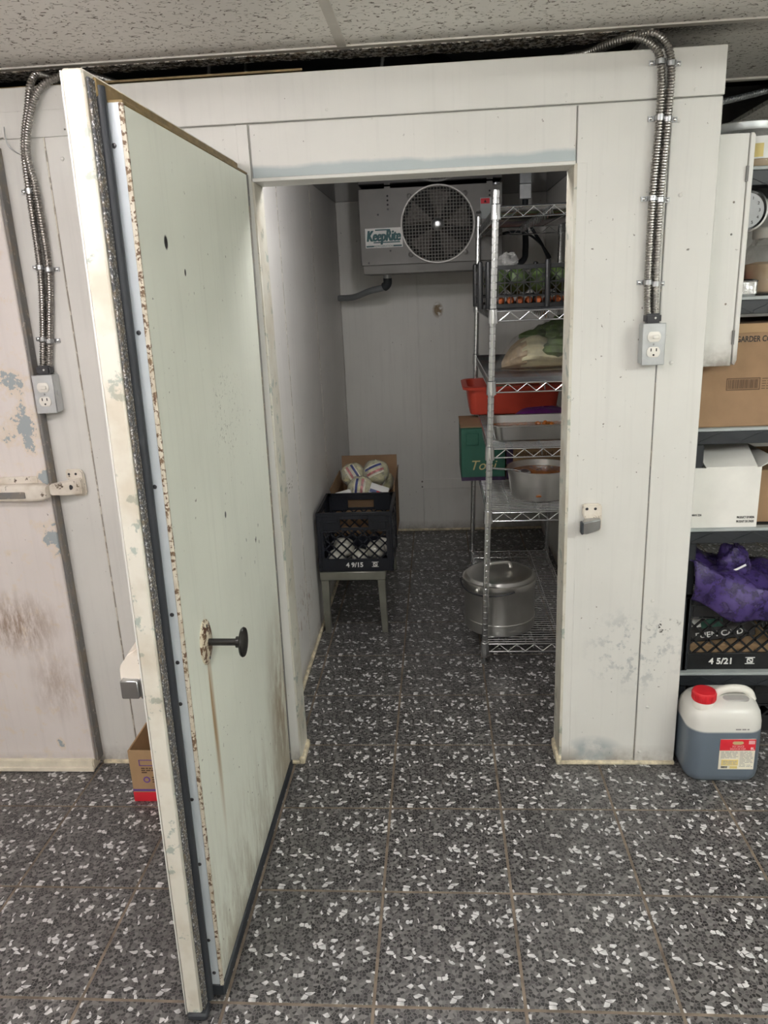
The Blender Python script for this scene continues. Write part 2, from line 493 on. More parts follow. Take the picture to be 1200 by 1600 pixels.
def mat_jug():
    m, nt, b = new_mat('frosted_jug_plastic')
    v = coords(nt)
    z = sep(nt, v)[2]
    k = gt(nt, math_n(nt, 'MULTIPLY', z, 2.0), 0.356, 0.006)
    c = mix(nt, k, (0.115, 0.145, 0.18), (0.70, 0.69, 0.65))
    nt.links.new(c, b.inputs['Base Color'])
    b.inputs['Roughness'].default_value = 0.32
    b.inputs['Subsurface Weight'].default_value = 0.0
    return m


M['jug'] = mat_jug()


def mat_emit(name, col, strength):
    m, nt, b = new_mat(name)
    b.inputs['Base Color'].default_value = (0.8, 0.8, 0.8, 1)
    b.inputs['Emission Color'].default_value = (*col, 1)
    b.inputs['Emission Strength'].default_value = strength
    return m



# ------------------------------------------------------------------ mesh helpers


class MB:
    def __init__(s):
        s.v, s.f = [], []

    def add(s, vs, fs):
        o = len(s.v)
        s.v += [tuple(p) for p in vs]
        s.f += [tuple(i + o for i in q) for q in fs]
        return s

    def box(s, x0, x1, y0, y1, z0, z1):
        return s.add([(x0, y0, z0), (x1, y0, z0), (x1, y1, z0), (x0, y1, z0), (x0, y0, z1), (x1, y0, z1), (x1, y1, z1), (x0, y1, z1)],
                     [(3, 2, 1, 0), (4, 5, 6, 7), (0, 1, 5, 4), (1, 2, 6, 5), (2, 3, 7, 6), (3, 0, 4, 7)])

    def loft(s, secs, cap0=True, cap1=True):
        n = len(secs[0])
        vs = [p for q in secs for p in q]
        fs = []
        for i in range(len(secs) - 1):
            for j in range(n):
                k = (j + 1) % n
                fs.append((i * n + j, i * n + k, (i + 1) * n + k, (i + 1) * n + j))
        if cap0:
            fs.append(tuple(range(n - 1, -1, -1)))
        if cap1:
            fs.append(tuple((len(secs) - 1) * n + j for j in range(n)))
        return s.add(vs, fs)

    def tube(s, path, r, n=8, caps=True):
        """sweep a circle along a path; r is a number or one radius per point"""
        P = [Vector(p) for p in path]
        T = [(P[min(i + 1, len(P) - 1)] - P[max(i - 1, 0)]).normalized() for i in range(len(P))]
        a = Vector((0, 0, 1)) if abs(T[0].z) < 0.9 else Vector((1, 0, 0))
        u = T[0].cross(a).normalized()
        secs = []
        for i, p in enumerate(P):
            u = (u - T[i] * u.dot(T[i])).normalized()
            w = T[i].cross(u)
            rr = r[i] if isinstance(r, (list, tuple)) else r
            secs.append([p + (u * math.cos(2 * math.pi * k / n) + w * math.sin(2 * math.pi * k / n)) * rr for k in range(n)])
        return s.loft(secs, caps, caps)

    def cyl(s, p0, p1, r0, r1=None, n=16):
        return s.tube([p0, p1], [r0, r0 if r1 is None else r1], n)

    def lathe(s, prof, c=(0, 0, 0), n=32, axis='z', cap0=True, cap1=True):
        secs = []
        for r, h in prof:
            ring = []
            for k in range(n):
                a = 2 * math.pi * k / n
                x, y = r * math.cos(a), r * math.sin(a)
                q = {'z': (x, y, h), 'y': (x, h, -y), 'x': (h, x, y), '-y': (x, -h, y)}[axis]
                ring.append((c[0] + q[0], c[1] + q[1], c[2] + q[2]))
            secs.append(ring)
        return s.loft(secs, cap0, cap1)

    def ball(s, c, r, nu=16, nv=10, wob=0.0, seed=0):
        rx, ry, rz = (r, r, r) if isinstance(r, (int, float)) else r
        rnd = random.Random(seed)
        ph = [rnd.uniform(0, 6.28) for _ in range(6)]
        vs, fs = [], []
        for i in range(nv + 1):
            t = math.pi * i / nv
            for j in range(nu):
                a = 2 * math.pi * j / nu
                k = 1 + wob * (math.sin(3 * a + ph[0]) * math.sin(2 * t + ph[1]) + 0.6 * math.sin(5 * a + ph[2] + 3 * t) + 0.5 * math.sin(7 * t + ph[3] + a))
                vs.append((c[0] + rx * k * math.sin(t) * math.cos(a), c[1] + ry * k * math.sin(t) * math.sin(a), c[2] + rz * k * math.cos(t)))
        for i in range(nv):
            for j in range(nu):
                q = (j + 1) % nu
                fs.append((i * nu + j, (i + 1) * nu + j, (i + 1) * nu + q, i * nu + q))
        return s.add(vs, fs)

    def bar2(s, p, q, w, t0, t1):
        """flat bar in the xz plane from p to q, width w, spanning y t0..t1"""
        dx, dz = q[0] - p[0], q[1] - p[1]
        L = math.hypot(dx, dz) or 1e-6
        nx, nz = -dz / L * w / 2, dx / L * w / 2
        ring = [(p[0] + nx, p[1] + nz), (p[0] - nx, p[1] - nz), (q[0] - nx, q[1] - nz), (q[0] + nx, q[1] + nz)]
        return s.loft([[(x, t0, z) for x, z in ring], [(x, t1, z) for x, z in ring]])

    def prism(s, poly, y0, y1):
        """polygon given in xz, extruded along y"""
        return s.loft([[(x, y0, z) for x, z in poly], [(x, y1, z) for x, z in poly]])

    def slab(s, poly, z0, z1):
        return s.loft([[(x, y, z0) for x, y in poly], [(x, y, z1) for x, y in poly]])

    def xf(s, mat):
        s.v = [tuple(mat @ Vector(p)) for p in s.v]
        return s

    def join(s, o):
        return s.add(o.v, o.f)


def rr(w, d, r, n=5, cx=0.0, cy=0.0, z=0.0):
    r = max(1e-4, min(r, w / 2 - 1e-4, d / 2 - 1e-4))
    pts = []
    for sx, sy, a0 in ((1, 1, 0), (-1, 1, 90), (-1, -1, 180), (1, -1, 270)):
        for k in range(n + 1):
            a = math.radians(a0 + 90 * k / n)
            pts.append((cx + sx * (w / 2 - r) + r * math.cos(a), cy + sy * (d / 2 - r) + r * math.sin(a), z))
    return pts


def spline(pts, step):
    P = [Vector(p) for p in pts]
    Q = [P[0] * 2 - P[1]] + P + [P[-1] * 2 - P[-2]]
    out = []
    for i in range(1, len(Q) - 2):
        p0, p1, p2, p3 = Q[i - 1:i + 3]
        for k in range(40):
            t = k / 40
            out.append(0.5 * ((2 * p1) + (p2 - p0) * t + (2 * p0 - 5 * p1 + 4 * p2 - p3) * t * t + (3 * p1 - p0 - 3 * p2 + p3) * t ** 3))
    out.append(P[-1])
    res, acc = [out[0]], 0.0
    for a, b in zip(out, out[1:]):
        L = (b - a).length
        while acc + L >= step:
            t = (step - acc) / L
            a = a.lerp(b, t)
            L = (b - a).length
            acc = 0.0
            res.append(a.copy())
        acc += L
    return res


ORG = {}


def tag(o, label=None, cat=None, group=None, kind=None):
    for k, v in (('label', label), ('category', cat), ('group', group), ('kind', kind)):
        if v:
            o[k] = v
    return o


def finish(me, smooth):
    if smooth:
        for p in me.polygons:
            p.use_smooth = True
        me.set_sharp_from_angle(angle=math.radians(smooth))


def mesh_of(name, mb, org, bevel=0.0, seg=1, smooth=38):
    me = bpy.data.meshes.new(name)
    o = Vector(org)
    me.from_pydata([tuple(Vector(p) - o) for p in mb.v], [], mb.f)
    bm = bmesh.new()
    bm.from_mesh(me)
    bmesh.ops.recalc_face_normals(bm, faces=bm.faces)
    if bevel:
        ed = [e for e in bm.edges if len(e.link_faces) == 2 and e.calc_face_angle(0) > 0.6]
        bmesh.ops.bevel(bm, geom=ed, offset=bevel, segments=seg, affect='EDGES', clamp_overlap=True)
    bm.to_mesh(me)
    bm.free()
    finish(me, smooth)
    return me


def thing(name, label, cat, loc=(0, 0, 0), rot=(0, 0, 0), group=None, kind=None):
    o = bpy.data.objects.new(name, None)
    COL.objects.link(o)
    o.empty_display_size = 0.05
    o.location = loc
    o.rotation_euler = rot
    ORG[o.name] = loc
    return tag(o, label, cat, group, kind)


def part(name, mb, mat, parent, bevel=0.0, seg=1, smooth=38, label=None, kind=None):
    """mesh authored in (unrotated) world coordinates, hung below its thing or part"""
    org = ORG[parent.name] if parent else (0, 0, 0)
    o = bpy.data.objects.new(name, mesh_of(name, mb, org, bevel, seg, smooth))
    o.data.materials.append(M[mat])
    COL.objects.link(o)
    if parent:
        o.parent = parent
        ORG[o.name] = org
    return tag(o, label, kind=kind)


def single(name, mb, mat, label, cat, loc=(0, 0, 0), group=None, kind=None, rot=(0, 0, 0), bevel=0.0, seg=1, smooth=38):
    """a thing that is one mesh"""
    o = bpy.data.objects.new(name, mesh_of(name, mb, loc, bevel, seg, smooth))
    o.data.materials.append(M[mat])
    COL.objects.link(o)
    o.location = loc
    o.rotation_euler = rot
    ORG[o.name] = loc
    return tag(o, label, cat, group, kind)


def struct(name, mb, mat, label, cat, loc=(0, 0, 0), bevel=0.0):
    return single(name, mb, mat, label, cat, loc, kind='structure', bevel=bevel)


def text_mb(txt, size, shear=0.0, offset=0.0, depth=0.0004, width=None):
    """letters as a flat mesh in the xz plane facing -y, left-bottom at the origin"""
    cu = bpy.data.curves.new('letters', 'FONT')
    cu.body = txt
    cu.size = size
    cu.shear = shear
    cu.offset = offset
    cu.extrude = depth
    cu.resolution_u = 3
    ob = bpy.data.objects.new('letters', cu)
    COL.objects.link(ob)
    dg = bpy.context.evaluated_depsgraph_get()
    me = bpy.data.meshes.new_from_object(ob.evaluated_get(dg))
    mb = MB()
    xs = [v.co.x for v in me.vertices] or [0]
    k = width / (max(xs) - min(xs)) if width else 1.0
    mb.add([((v.co.x - min(xs)) * k, -v.co.z, v.co.y) for v in me.vertices], [tuple(p.vertices) for p in me.polygons])
    bpy.data.objects.remove(ob)
    bpy.data.meshes.remove(me)
    bpy.data.curves.remove(cu)
    return mb


def T(x, y, z):
    return Matrix.Translation((x, y, z))


def RZ(a):
    return Matrix.Rotation(a, 4, 'Z')


# ------------------------------------------------------------------ setting
YW = 0.888            # front face of the cold-room wall
YC = 0.992            # back of that wall
XL, XR = -0.39, 0.80  # cold-room inner faces
YB = 3.36
ZC = 1.972            # cold-room ceiling
OX0, OX1, OZ = -0.310, 0.537, 1.790   # door opening

TS = 0.33
fl = struct('floor', MB().box(-2.7, 3.2, -4.2, 5.0, -0.05, -0.0016), 'grout', 'dark terrazzo tile floor with brown grout lines', 'floor')
tile_me = mesh_of('tile', MB().box(-0.1614, 0.1614, -0.1614, 0.1614, -0.012, 0.0), (0, 0, 0), 0.0014)
tile_me.materials.append(M['terrazzo'])
for i in range(-6, 8):
    for j in range(-4, 14):
        cx, cy = (i + 0.5) * TS, (j + 0.5) * TS
        o = bpy.data.objects.new('tile', tile_me)
        COL.objects.link(o)
        o.location = (cx, cy, 0)
        o.parent = fl

# cold-room front wall: core with opening, then the sheet panels
core = MB()
core.box(-2.7, OX0 - 0.001, YW + 0.012, YC, 0, 2.035)
core.box(OX1 + 0.001, 0.888, YW + 0.012, YC, 0, 2.035)
core.box(OX0 - 0.001, OX1 + 0.001, YW + 0.012, YC, OZ + 0.001, 2.035)
wf = struct('wall_front', core, 'wall', 'white painted metal front wall of the walk-in cooler', 'wall')


def panel(parent, b, mat='wall', bevel=0.002):
    return part('panel', MB().box(*b), mat, parent, bevel)


Yp = YW + 0.013
panel(wf, (OX1 + 0.003, 0.7705, YW, Yp, 0.004, 1.926), 'wall_r')
panel(wf, (0.7725, 0.897, YW - 0.001, Yp, 0.004, 1.926), 'wall_r')
panel(wf, (OX0 + 0.002, OX1, YW, Yp, OZ, 1.926), 'wall_h')
panel(wf, (-0.862, OX0 - 0.004, YW, Yp, 0.004, 1.926))
panel(wf, (-2.7, -0.864, YW, Yp, 0.004, 1.926))
part('top_fascia', MB().box(-0.700, 0.899, YW - 0.003, Yp, 1.929, 2.040), 'wall', wf, 0.002)
part('top_fascia', MB().box(-2.7, -0.703, YW - 0.0015, Yp, 1.929, 2.047), 'wall', wf, 0.002)
part('cover_plate', MB().box(-0.972, -0.790, YW - 0.004, YW, 1.925, 1.99), 'wall', wf, 0.001)
# reveals of the opening
part('jamb_liner', MB().box(OX0 - 0.003, OX0 + 0.004, YW - 0.002, YC + 0.004, 0.0, OZ), 'edge', wf, 0.0015)
part('jamb_liner', MB().box(OX1 - 0.004, OX1 + 0.006, YW - 0.002, YC + 0.004, 0.0, OZ), 'edge', wf, 0.0015)
part('head_liner', MB().box(OX0, OX1, YW - 0.003, YC + 0.004, OZ - 0.004, OZ + 0.006), 'wall', wf, 0.0015)
# narrow frame strips either side of the opening
part('frame_strip', MB().box(OX1 + 0.004, OX1 + 0.030, YW - 0.0015, YW + 0.002, 0.004, 1.79), 'wall_r', wf, 0.0008)
part('frame_strip', MB().box(OX0 - 0.032, OX0 - 0.002, YW - 0.0025, YW + 0.002, 0.004, 1.926), 'wall', wf, 0.0008)
# seam filler lines
part('seam', MB().box(-0.8645, -0.8615, YW - 0.0012, YW + 0.002, 0.02, 1.926), 'seamline', wf)
part('seam', MB().box(0.770, 0.7728, YW + 0.0005, YW + 0.004, 0.02, 1.926), 'gasket_grey', wf)
# caulk along the foot
part('caulk', MB().box(OX1 - 0.006, 0.898, YW - 0.010, YW + 0.004, -0.001, 0.011), 'caulk', wf, 0.003)
part('caulk', MB().box(-0.985, OX0 + 0.006, YW - 0.010, YW + 0.004, -0.001, 0.011), 'caulk', wf, 0.003)
part('caulk', MB().box(OX1 - 0.012, OX1 + 0.004, YW - 0.012, YC, -0.001, 0.030), 'caulk', wf, 0.004)
part('caulk', MB().box(OX0 - 0.004, OX0 + 0.014, YW - 0.012, YC, -0.001, 0.024), 'caulk', wf, 0.004)
# rivet heads
for x, z in ((0.826, 1.944), (0.509, 1.949), (0.598, 1.941), (0.791, 1.876), (0.806, 1.70), (0.80, 0.565), (0.805, 0.205), (0.788, 0.043),
             (-0.10, 1.949), (-0.80, 1.94), (-0.82, 1.87), (0.81, 1.272)):
    part('rivet', MB().lathe([(0.0055, 0), (0.005, 0.0016), (0.0025, 0.0030)], (x, YW - 0.001, z), 10, '-y'), 'wall', wf)

# cold-room shell
ws = struct('wall_side', MB().box(0.888, 0.897, Yp, 3.47, 0.0, 2.035), 'wall', 'white outer side wall of the walk-in cooler by the black storage rack', 'wall')
wl = struct('wall_left', MB().box(XL - 0.10, XL - 0.006, YC, YB + 0.1, 0, 2.035), 'wall_left', 'white painted left wall inside the walk-in cooler', 'wall')
ys = [YC + 0.001, 1.62, 2.40, YB]
for a, b in zip(ys, ys[1:]):
    part('panel', MB().box(XL - 0.008, XL, a + 0.001, b - 0.001, 0.0, ZC), 'wall_left', wl, 0.002)
for y_ in (1.62, 2.40):
    part('seam', MB().box(XL - .003, XL + .0008, y_ - .002, y_ + .002, 0.02, ZC - .01), 'seamline', wl)
wr = struct('wall_right', MB().box(XR + 0.006, 0.888, YC, YB + 0.1, 0, 2.035), 'wall_back', 'white painted right wall inside the walk-in cooler behind the wire rack', 'wall')
ys = [YC + 0.001, 2.15, YB]
for a, b in zip(ys, ys[1:]):
    part('panel', MB().box(XR, XR + 0.008, a + 0.001, b - 0.001, 0.0, ZC), 'wall_back', wr, 0.002)
wb = struct('wall_back', MB().box(XL, XR, YB + 0.006, YB + 0.1, 0, 2.035), 'wall_back', 'white painted rear wall of the walk-in cooler below the evaporator', 'wall')
for a, b in ((XL, 0.062), (0.066, XR)):
    part('panel', MB().box(a + 0.001, b - 0.001, YB, YB + 0.008, 0.0, ZC), 'wall_back', wb, 0.002)
part('patch_plate', MB().box(0.045, 0.50, YB - 0.004, YB + 0.002, 0.275, 0.335), 'wall_back', wb, 0.001)
for x, z in ((0.06, 0.288), (0.06, 0.322), (0.45, 0.30)):
    part('screw', MB().lathe([(0.006, 0), (0.004, 0.003)], (x, YB - 0.004, z), 8, '-y'), 'gasket_grey', wb)
part('caulk', MB().box(XL, XR, YB - 0.012, YB + 0.001, -0.001, 0.014), 'caulk', wb, 0.004)
part('caulk', MB().box(XL - 0.001, XL + 0.012, YC, YB, -0.001, 0.018), 'caulk', wl, 0.004)
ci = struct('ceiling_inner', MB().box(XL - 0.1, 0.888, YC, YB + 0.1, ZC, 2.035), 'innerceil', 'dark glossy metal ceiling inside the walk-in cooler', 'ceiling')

# kitchen shell, behind and around the camera
struct('wall_kitchen_left', MB().box(-2.8, -2.7, -4.2, 5.0, 0, 2.8), 'kitchen', 'pale kitchen wall beyond the left edge', 'wall')
struct('wall_kitchen_right', MB().box(3.2, 3.3, -4.2, 5.0, 0, 2.8), 'kitchen', 'pale kitchen wall beyond the right edge', 'wall')
struct('wall_kitchen_rear', MB().box(-2.8, 3.3, -4.3, -4.2, 0, 2.8), 'kitchen', 'pale kitchen wall behind the viewer', 'wall')
struct('wall_kitchen_far', MB().box(0.9, 3.3, 4.9, 5.0, 0, 2.8), 'kitchen', 'pale far wall seen past the black storage rack', 'wall')
struct('ceiling_deck', MB().box(-2.8, 3.3, -4.3, 5.0, 2.75, 2.85), 'plenum', 'dark deck above the dropped ceiling', 'ceiling')

# dropped ceiling: boards on a T-bar grid
cl = thing('ceiling', 'dropped ceiling of cream fissured acoustic tiles in a metal grid', 'ceiling', (GX, GY, CEIL), kind='structure')
board_me = mesh_of('ceiling_tile', MB().box(-0.608, 0.608, -0.303, 0.303, 0.0, 0.016), (0, 0, 0), 0.002)
board_me.materials.append(M['ceiltile'])
for i in range(-2, 3):
    for j in range(0, 9):
        cx, cy = GX + (i + 0.5) * 1.22, GY - (j + 0.5) * 0.61
        if cx > 3.1 or cx < -2.6:
            continue
        o = bpy.data.objects.new('ceiling_tile', board_me)
        COL.objects.link(o)
        o.parent = cl
        o.location = (cx - GX, cy - GY, 0)
for j in range(0, 9):
    y = GY - j * 0.61
    part('grid_bar', MB().box(-2.7, 3.2, y - 0.012, y + 0.012, CEIL - 0.004, CEIL + 0.001).box(-2.7, 3.2, y - 0.002, y + 0.002, CEIL + 0.001, CEIL + 0.028), 'tbar', cl)
for i in range(-2, 3):
    x = GX + i * 1.22
    part('grid_bar', MB().box(x - 0.012, x + 0.012, -4.2, GY - 0.012, CEIL - 0.0038, CEIL + 0.001), 'tbar', cl)
# ragged remnant of the broken row over the cooler
rnd = random.Random(3)
n = 150
front = [(-2.6 + 3.33 * k / n, GY + 0.012) for k in range(n + 1)]
back = []
for k in range(n, -1, -1):
    x = -2.6 + 3.33 * k / n
    back.append((x, GY + 0.085 + 0.02 * math.sin(x * 4.0) + rnd.uniform(-0.008, 0.012)))
part('broken_tile', MB().slab(front + back, CEIL - 0.006, CEIL + 0.012), 'remnant', cl, smooth=0, label='ragged sooty remnant of a broken ceiling tile')
# the row goes on to the right of the cooler
tr_ = thing('ceiling_right', 'cream ceiling tile with a soot band right of the cooler top', 'ceiling', (0.735, GY + 0.012, CEIL), kind='structure')
part('ceiling_tile', MB().box(0.735, 2.38, GY + 0.012, 1.535, CEIL, CEIL + 0.016), 'ceilgrime', tr_, 0.002)
part('grid_bar', MB().box(0.735, 3.2, 1.535, 1.56, CEIL - 0.006, CEIL + 0.004).box(0.735, 3.2, 1.546, 1.550, CEIL + 0.004, CEIL + 0.03), 'tbar', tr_)
part('ceiling_tile', MB().slab([(1.45, 2.66), (1.425, 1.86), (3.2, 1.60), (3.2, 4.9), (1.45, 4.9)], CEIL + 0.0, CEIL + 0.016), 'ceiltile', tr_)

# twin-tube battens (radiance and colour are set at the top)
for i, (tx, ty, tw, tc) in enumerate(BATTENS):
    M['tube%d' % i] = mat_emit('lit_tube', tc, tw)
    t = thing('ceiling_light', ['twin-tube ceiling batten left of the open door', 'twin-tube ceiling batten in front of the storage rack', 'twin-tube ceiling batten behind the viewer over the middle aisle',
                                'twin-tube ceiling batten at the viewer\'s right', 'twin-tube ceiling batten behind the viewer in the left corner'][i], 'ceiling light', (tx, ty, CEIL), group='ceiling battens')
    part('channel', MB().loft([[(x, ty - a, CEIL - z) for a, z in ((.07, .004), (.04, .045), (-.04, .045), (-.07, .004))] for x in (tx - .60, tx + .60)]), 'whitepl', t, 0.002)
    for dy in (-.045, .045):
        part('tube', MB().cyl((tx - .575, ty + dy, CEIL - .072), (tx + .575, ty + dy, CEIL - .072), .018, n=12), 'tube%d' % i, t)
        for sx in (-.585, .585):
            part('socket', MB().box(tx + sx - .009, tx + sx + .009, ty + dy - .014, ty + dy + .014, CEIL - .092, CEIL - .030), 'whitepl', t, 0.002)

# ------------------------------------------------------------------ open cooler door (door_1)
HX, HY = -0.402, 0.868
d1 = thing('door_1', 'thick insulated cooler door standing open with pale green inner face', 'door', (HX, HY, 0.0), (0, 0.0125, 0), kind='structure')
Y0, Y1 = -0.045, 0.862          # free edge, hinge edge of the outer slab
PY0, PY1 = 0.012, 0.846         # same for the inner plug
part('outer_slab', MB().box(HX, HX + 0.034, Y0, Y1, 0.012, 1.838), 'edge', d1, 0.003)
part('outer_skin', MB().box(HX - 0.0025, HX, Y0 + 0.002, Y1 - 0.002, 0.014, 1.836), 'wall', d1)
plug = part('inner_plug', MB().box(HX + 0.030, HX + 0.063, PY0, PY1, 0.030, 1.803), 'stripmetal', d1, 0.002)
part('inner_face', MB().box(HX + 0.0625, HX + 0.066, PY0 + 0.004, PY1 - 0.003, 0.034, 1.800), 'door_face', d1, 0.001)
# edge trim lines that hold the face sheet
part('edge_trim', MB().box(HX + 0.0605, HX + 0.0685, PY0 - 0.0015, PY0 + 0.005, 0.034, 1.801), 'edge_trim', d1, 0.001)
part('edge_trim', MB().box(HX + 0.055, HX + 0.0685, PY1 - 0.010, PY1 + 0.002, 0.034, 1.801), 'gasket_grey', d1, 0.001)
part('edge_trim', MB().box(HX + 0.030, HX + 0.0670, PY0 + 0.001, PY1, 1.800, 1.806), 'liner', d1, 0.001)
# gasket around the flange: frayed fabric band, black bulb
fx = HX + 0.034
part('gasket_band', MB().box(fx, fx + 0.005, Y0 + 0.006, Y0 + 0.030, 0.014, 1.828), 'frost', d1, 0.002, label='frayed grey gasket band')
part('gasket_bulb', MB().tube([(fx + 0.003, PY0 - 0.013, 0.014), (fx + 0.003, PY0 - 0.013, 1.822)], 0.0105, 10), 'blackrub', d1, label='black rubber bulb seal')
part('gasket_band', MB().box(fx, fx + 0.006, Y0 + 0.03, Y1 - 0.004, 1.806, 1.832), 'liner', d1, 0.002, label='brown grimy top gasket')
part('bottom_sweep', MB().box(HX + 0.028, HX + 0.071, PY0 - 0.002, PY1 + 0.008, 0.006, 0.040), 'blackrub', d1, 0.004, label='black rubber bottom sweep')
part('bottom_sweep', MB().box(HX + 0.002, HX + 0.046, Y0 - 0.006, Y0 + 0.030, 0.004, 0.022), 'blackrub', d1, 0.004)
# screws down the plug edge
for z in (1.74, 1.45, 1.18, 0.93, 0.83, 0.74, 0.52, 0.36, 0.16, 0.07):
    part('screw', MB().lathe([(0.0042, 0), (0.0036, 0.0016), (0.0015, 0.0024)], (HX + 0.048 + (0.002 if int(z * 100) % 2 else -0.002), PY0, z), 10, '-y'), 'darkmetal', d1)
# inside release knob
ky, kz = 0.137, 0.812
fxx = HX + 0.066
kp = part('escutcheon', MB().loft([[(fxx + h, ky + 0.036 * s * math.cos(a), kz + 0.050 * s * math.sin(a)) for a in [2 * math.pi * k / 18 for k in range(18)]]
                                  for h, s in ((0, 1.0), (0.003, 1.0), (0.006, 0.82), (0.008, 0.45))]), 'rustplate', d1, label='rusty chipped escutcheon')
part('screw', MB().lathe([(0.005, 0), (0.004, 0.003)], (fxx + 0.004, ky, kz + 0.036), 8, 'x'), 'darkmetal', kp)
part('screw', MB().lathe([(0.005, 0), (0.004, 0.003)], (fxx + 0.004, ky, kz - 0.036), 8, 'x'), 'darkmetal', kp)
kn = part('release_knob', MB().lathe([(0.0075, 0.0), (0.0075, 0.058), (0.012, 0.060), (0.012, 0.066), (0.022, 0.069), (0.030, 0.0715), (0.0315, 0.0745), (0.030, 0.0775), (0.020, 0.080), (0.004, 0.081)],
                                     (fxx + 0.006, ky, kz), 24, 'x'), 'knobblack', d1, label='black push-rod release knob')
# outside latch block
lb = part('latch_body', MB().loft([
    [(HX - 0.002, -0.030, 0.775), (HX - 0.002, 0.075, 0.775), (HX - 0.002, 0.075, 0.885), (HX - 0.002, -0.030, 0.885)],
    [(HX - 0.028, -0.030, 0.775), (HX - 0.028, 0.070, 0.778), (HX - 0.028, 0.070, 0.872), (HX - 0.028, -0.030, 0.868)],
    [(HX - 0.050, -0.026, 0.777), (HX - 0.050, 0.060, 0.780), (HX - 0.050, 0.060, 0.850), (HX - 0.050, -0.026, 0.838)]]), 'casting', d1, 0.003, 2)
part('latch_tongue', MB().box(HX - 0.046, HX - 0.012, -0.040, -0.020, 0.780, 0.818).box(HX - 0.010, HX - 0.003, -0.036, -0.020, 0.778, 0.820), 'chrome_dull', d1, 0.002, label='worn chrome latch tongue')
part('latch_handle', MB().box(HX - 0.052, HX - 0.030, 0.04, 0.24, 0.800, 0.835), 'casting', d1, 0.006, 2)
# strap hinges on the outer skin
for z in (0.35, 1.50):
    h = part('hinge', MB().box(HX - 0.012, HX - 0.002, 0.62, 0.86, z - 0.03, z + 0.03).cyl((HX - 0.012, 0.868, z - 0.05), (HX - 0.012, 0.868, z + 0.05), 0.011), 'casting', d1, 0.002)

# ------------------------------------------------------------------ closed freezer door (door_2)
FX = -0.992
d2 = thing('door_2', 'closed freezer door at the left edge with peeling paint and scuffs', 'door', (-1.5, 0.845, 0), kind='structure')
part('slab', MB().box(-1.92, FX, 0.845, 0.878, 0.040, 1.905), 'freezer', d2, 0.003)
part('edge_gasket', MB().box(FX - 0.002, FX + 0.0085, 0.852, 0.887, 0.030, 1.905), 'gasket_grey', d2, 0.002, label='dark grey rubber edge seal')
part('edge_gasket', MB().box(-1.92, FX, 0.852, 0.887, 1.905, 1.914), 'gasket_grey', d2, 0.002)
part('bottom_sweep', MB().box(-1.92, FX - 0.003, 0.834, 0.884, 0.003, 0.044), 'sweep', d2, 0.004, 2, label='cream vinyl bottom sweep')
part('bottom_sweep', MB().box(-1.92, FX - 0.003, 0.829, 0.836, 0.002, 0.018), 'sweep', d2, 0.002)
hz = 0.966
hb = part('latch_handle', MB().loft([rr(0.060, 0.040, 0.012, 4, 0, 0) and [(x, 0.825 + b, hz + a) for a, b, _ in rr(w, d, 0.011, 4)]
                                     for x, w, d in ((-1.30, 0.046, 0.034), (-1.10, 0.050, 0.038), (-1.03, 0.052, 0.040), (-0.998, 0.048, 0.038), (-0.985, 0.036, 0.030))]), 'casting', d2)
part('handle_slot', MB().box(-1.26, -1.045, 0.803, 0.808, hz - 0.014, hz + 0.006), 'gasket_grey', hb, 0.002, label='dark worn slot in the handle')
part('handle_base', MB().box(-1.30, -1.02, 0.838, 0.8455, hz - 0.02, hz + 0.045), 'casting', d2, 0.003)

# keeper for that latch, screwed to the wall
ks = thing('latch_keeper', 'white chipped latch keeper beside the freezer door handle', 'latch', (-0.92, YW, 0.95), group='latch keepers')
poly = [(-0.952, 1.022), (-0.905, 1.022), (-0.896, 1.012), (-0.893, 0.945), (-0.900, 0.936), (-0.952, 0.938)]
part('base_plate', MB().prism([(-0.950, 0.990), (-0.950, 1.020), (-0.905, 1.020), (-0.895, 1.010), (-0.893, 0.945), (-0.900, 0.936), (-0.935, 0.938), (-0.938, 0.985)], YW - 0.012, YW), 'casting', ks, 0.004, 2)
part('keeper_arm', MB().loft([[(-0.900, YW - 0.010 - a, z) for a, z in ((0, 0.946), (0.02, 0.948), (0.022, 0.992), (0, 0.996))],
                              [(-0.945, YW - 0.018 - a, z) for a, z in ((0, 0.946), (0.026, 0.948), (0.026, 0.985), (0, 0.990))],
                              [(-0.984, YW - 0.040 - a, z) for a, z in ((0, 0.952), (0.018, 0.954), (0.018, 0.984), (0, 0.986))]]), 'casting', ks, 0.003, 2)
part('pivot_hole', MB().lathe([(0.008, 0), (0.008, 0.003), (0.005, 0.0035)], (-0.928, YW - 0.036, 0.972), 12, '-y'), 'darkmetal', ks)
for x in (-0.939, -0.918):
    part('screw', MB().lathe([(0.004, 0), (0.003, 0.002)], (x, YW - 0.012, 1.006), 8, '-y'), 'darkmetal', ks)

# keeper for the open door, on the right jamb
ks = thing('latch_keeper', 'small chrome and white latch keeper on the wall right of the opening', 'latch', (0.61, YW, 0.83), group='latch keepers')
part('base_plate', MB().prism([(0.582, 0.842), (0.582, 0.876), (0.632, 0.876), (0.637, 0.868), (0.638, 0.800), (0.632, 0.792), (0.600, 0.796), (0.588, 0.838)], YW - 0.014, YW), 'casting', ks, 0.004, 2)
part('keeper_tongue', MB().loft([[(0.632, YW - 0.010 - a, z) for a, z in ((0, 0.800), (0.018, 0.802), (0.018, 0.834), (0, 0.836))],
                                 [(0.592, YW - 0.012 - a, z) for a, z in ((0, 0.792), (0.032, 0.794), (0.032, 0.832), (0, 0.834))],
                                 [(0.578, YW - 0.020 - a, z) for a, z in ((0, 0.792), (0.022, 0.794), (0.022, 0.828), (0, 0.830))]]), 'chrome_dull', ks, 0.003, 2, label='chrome keeper tongue')
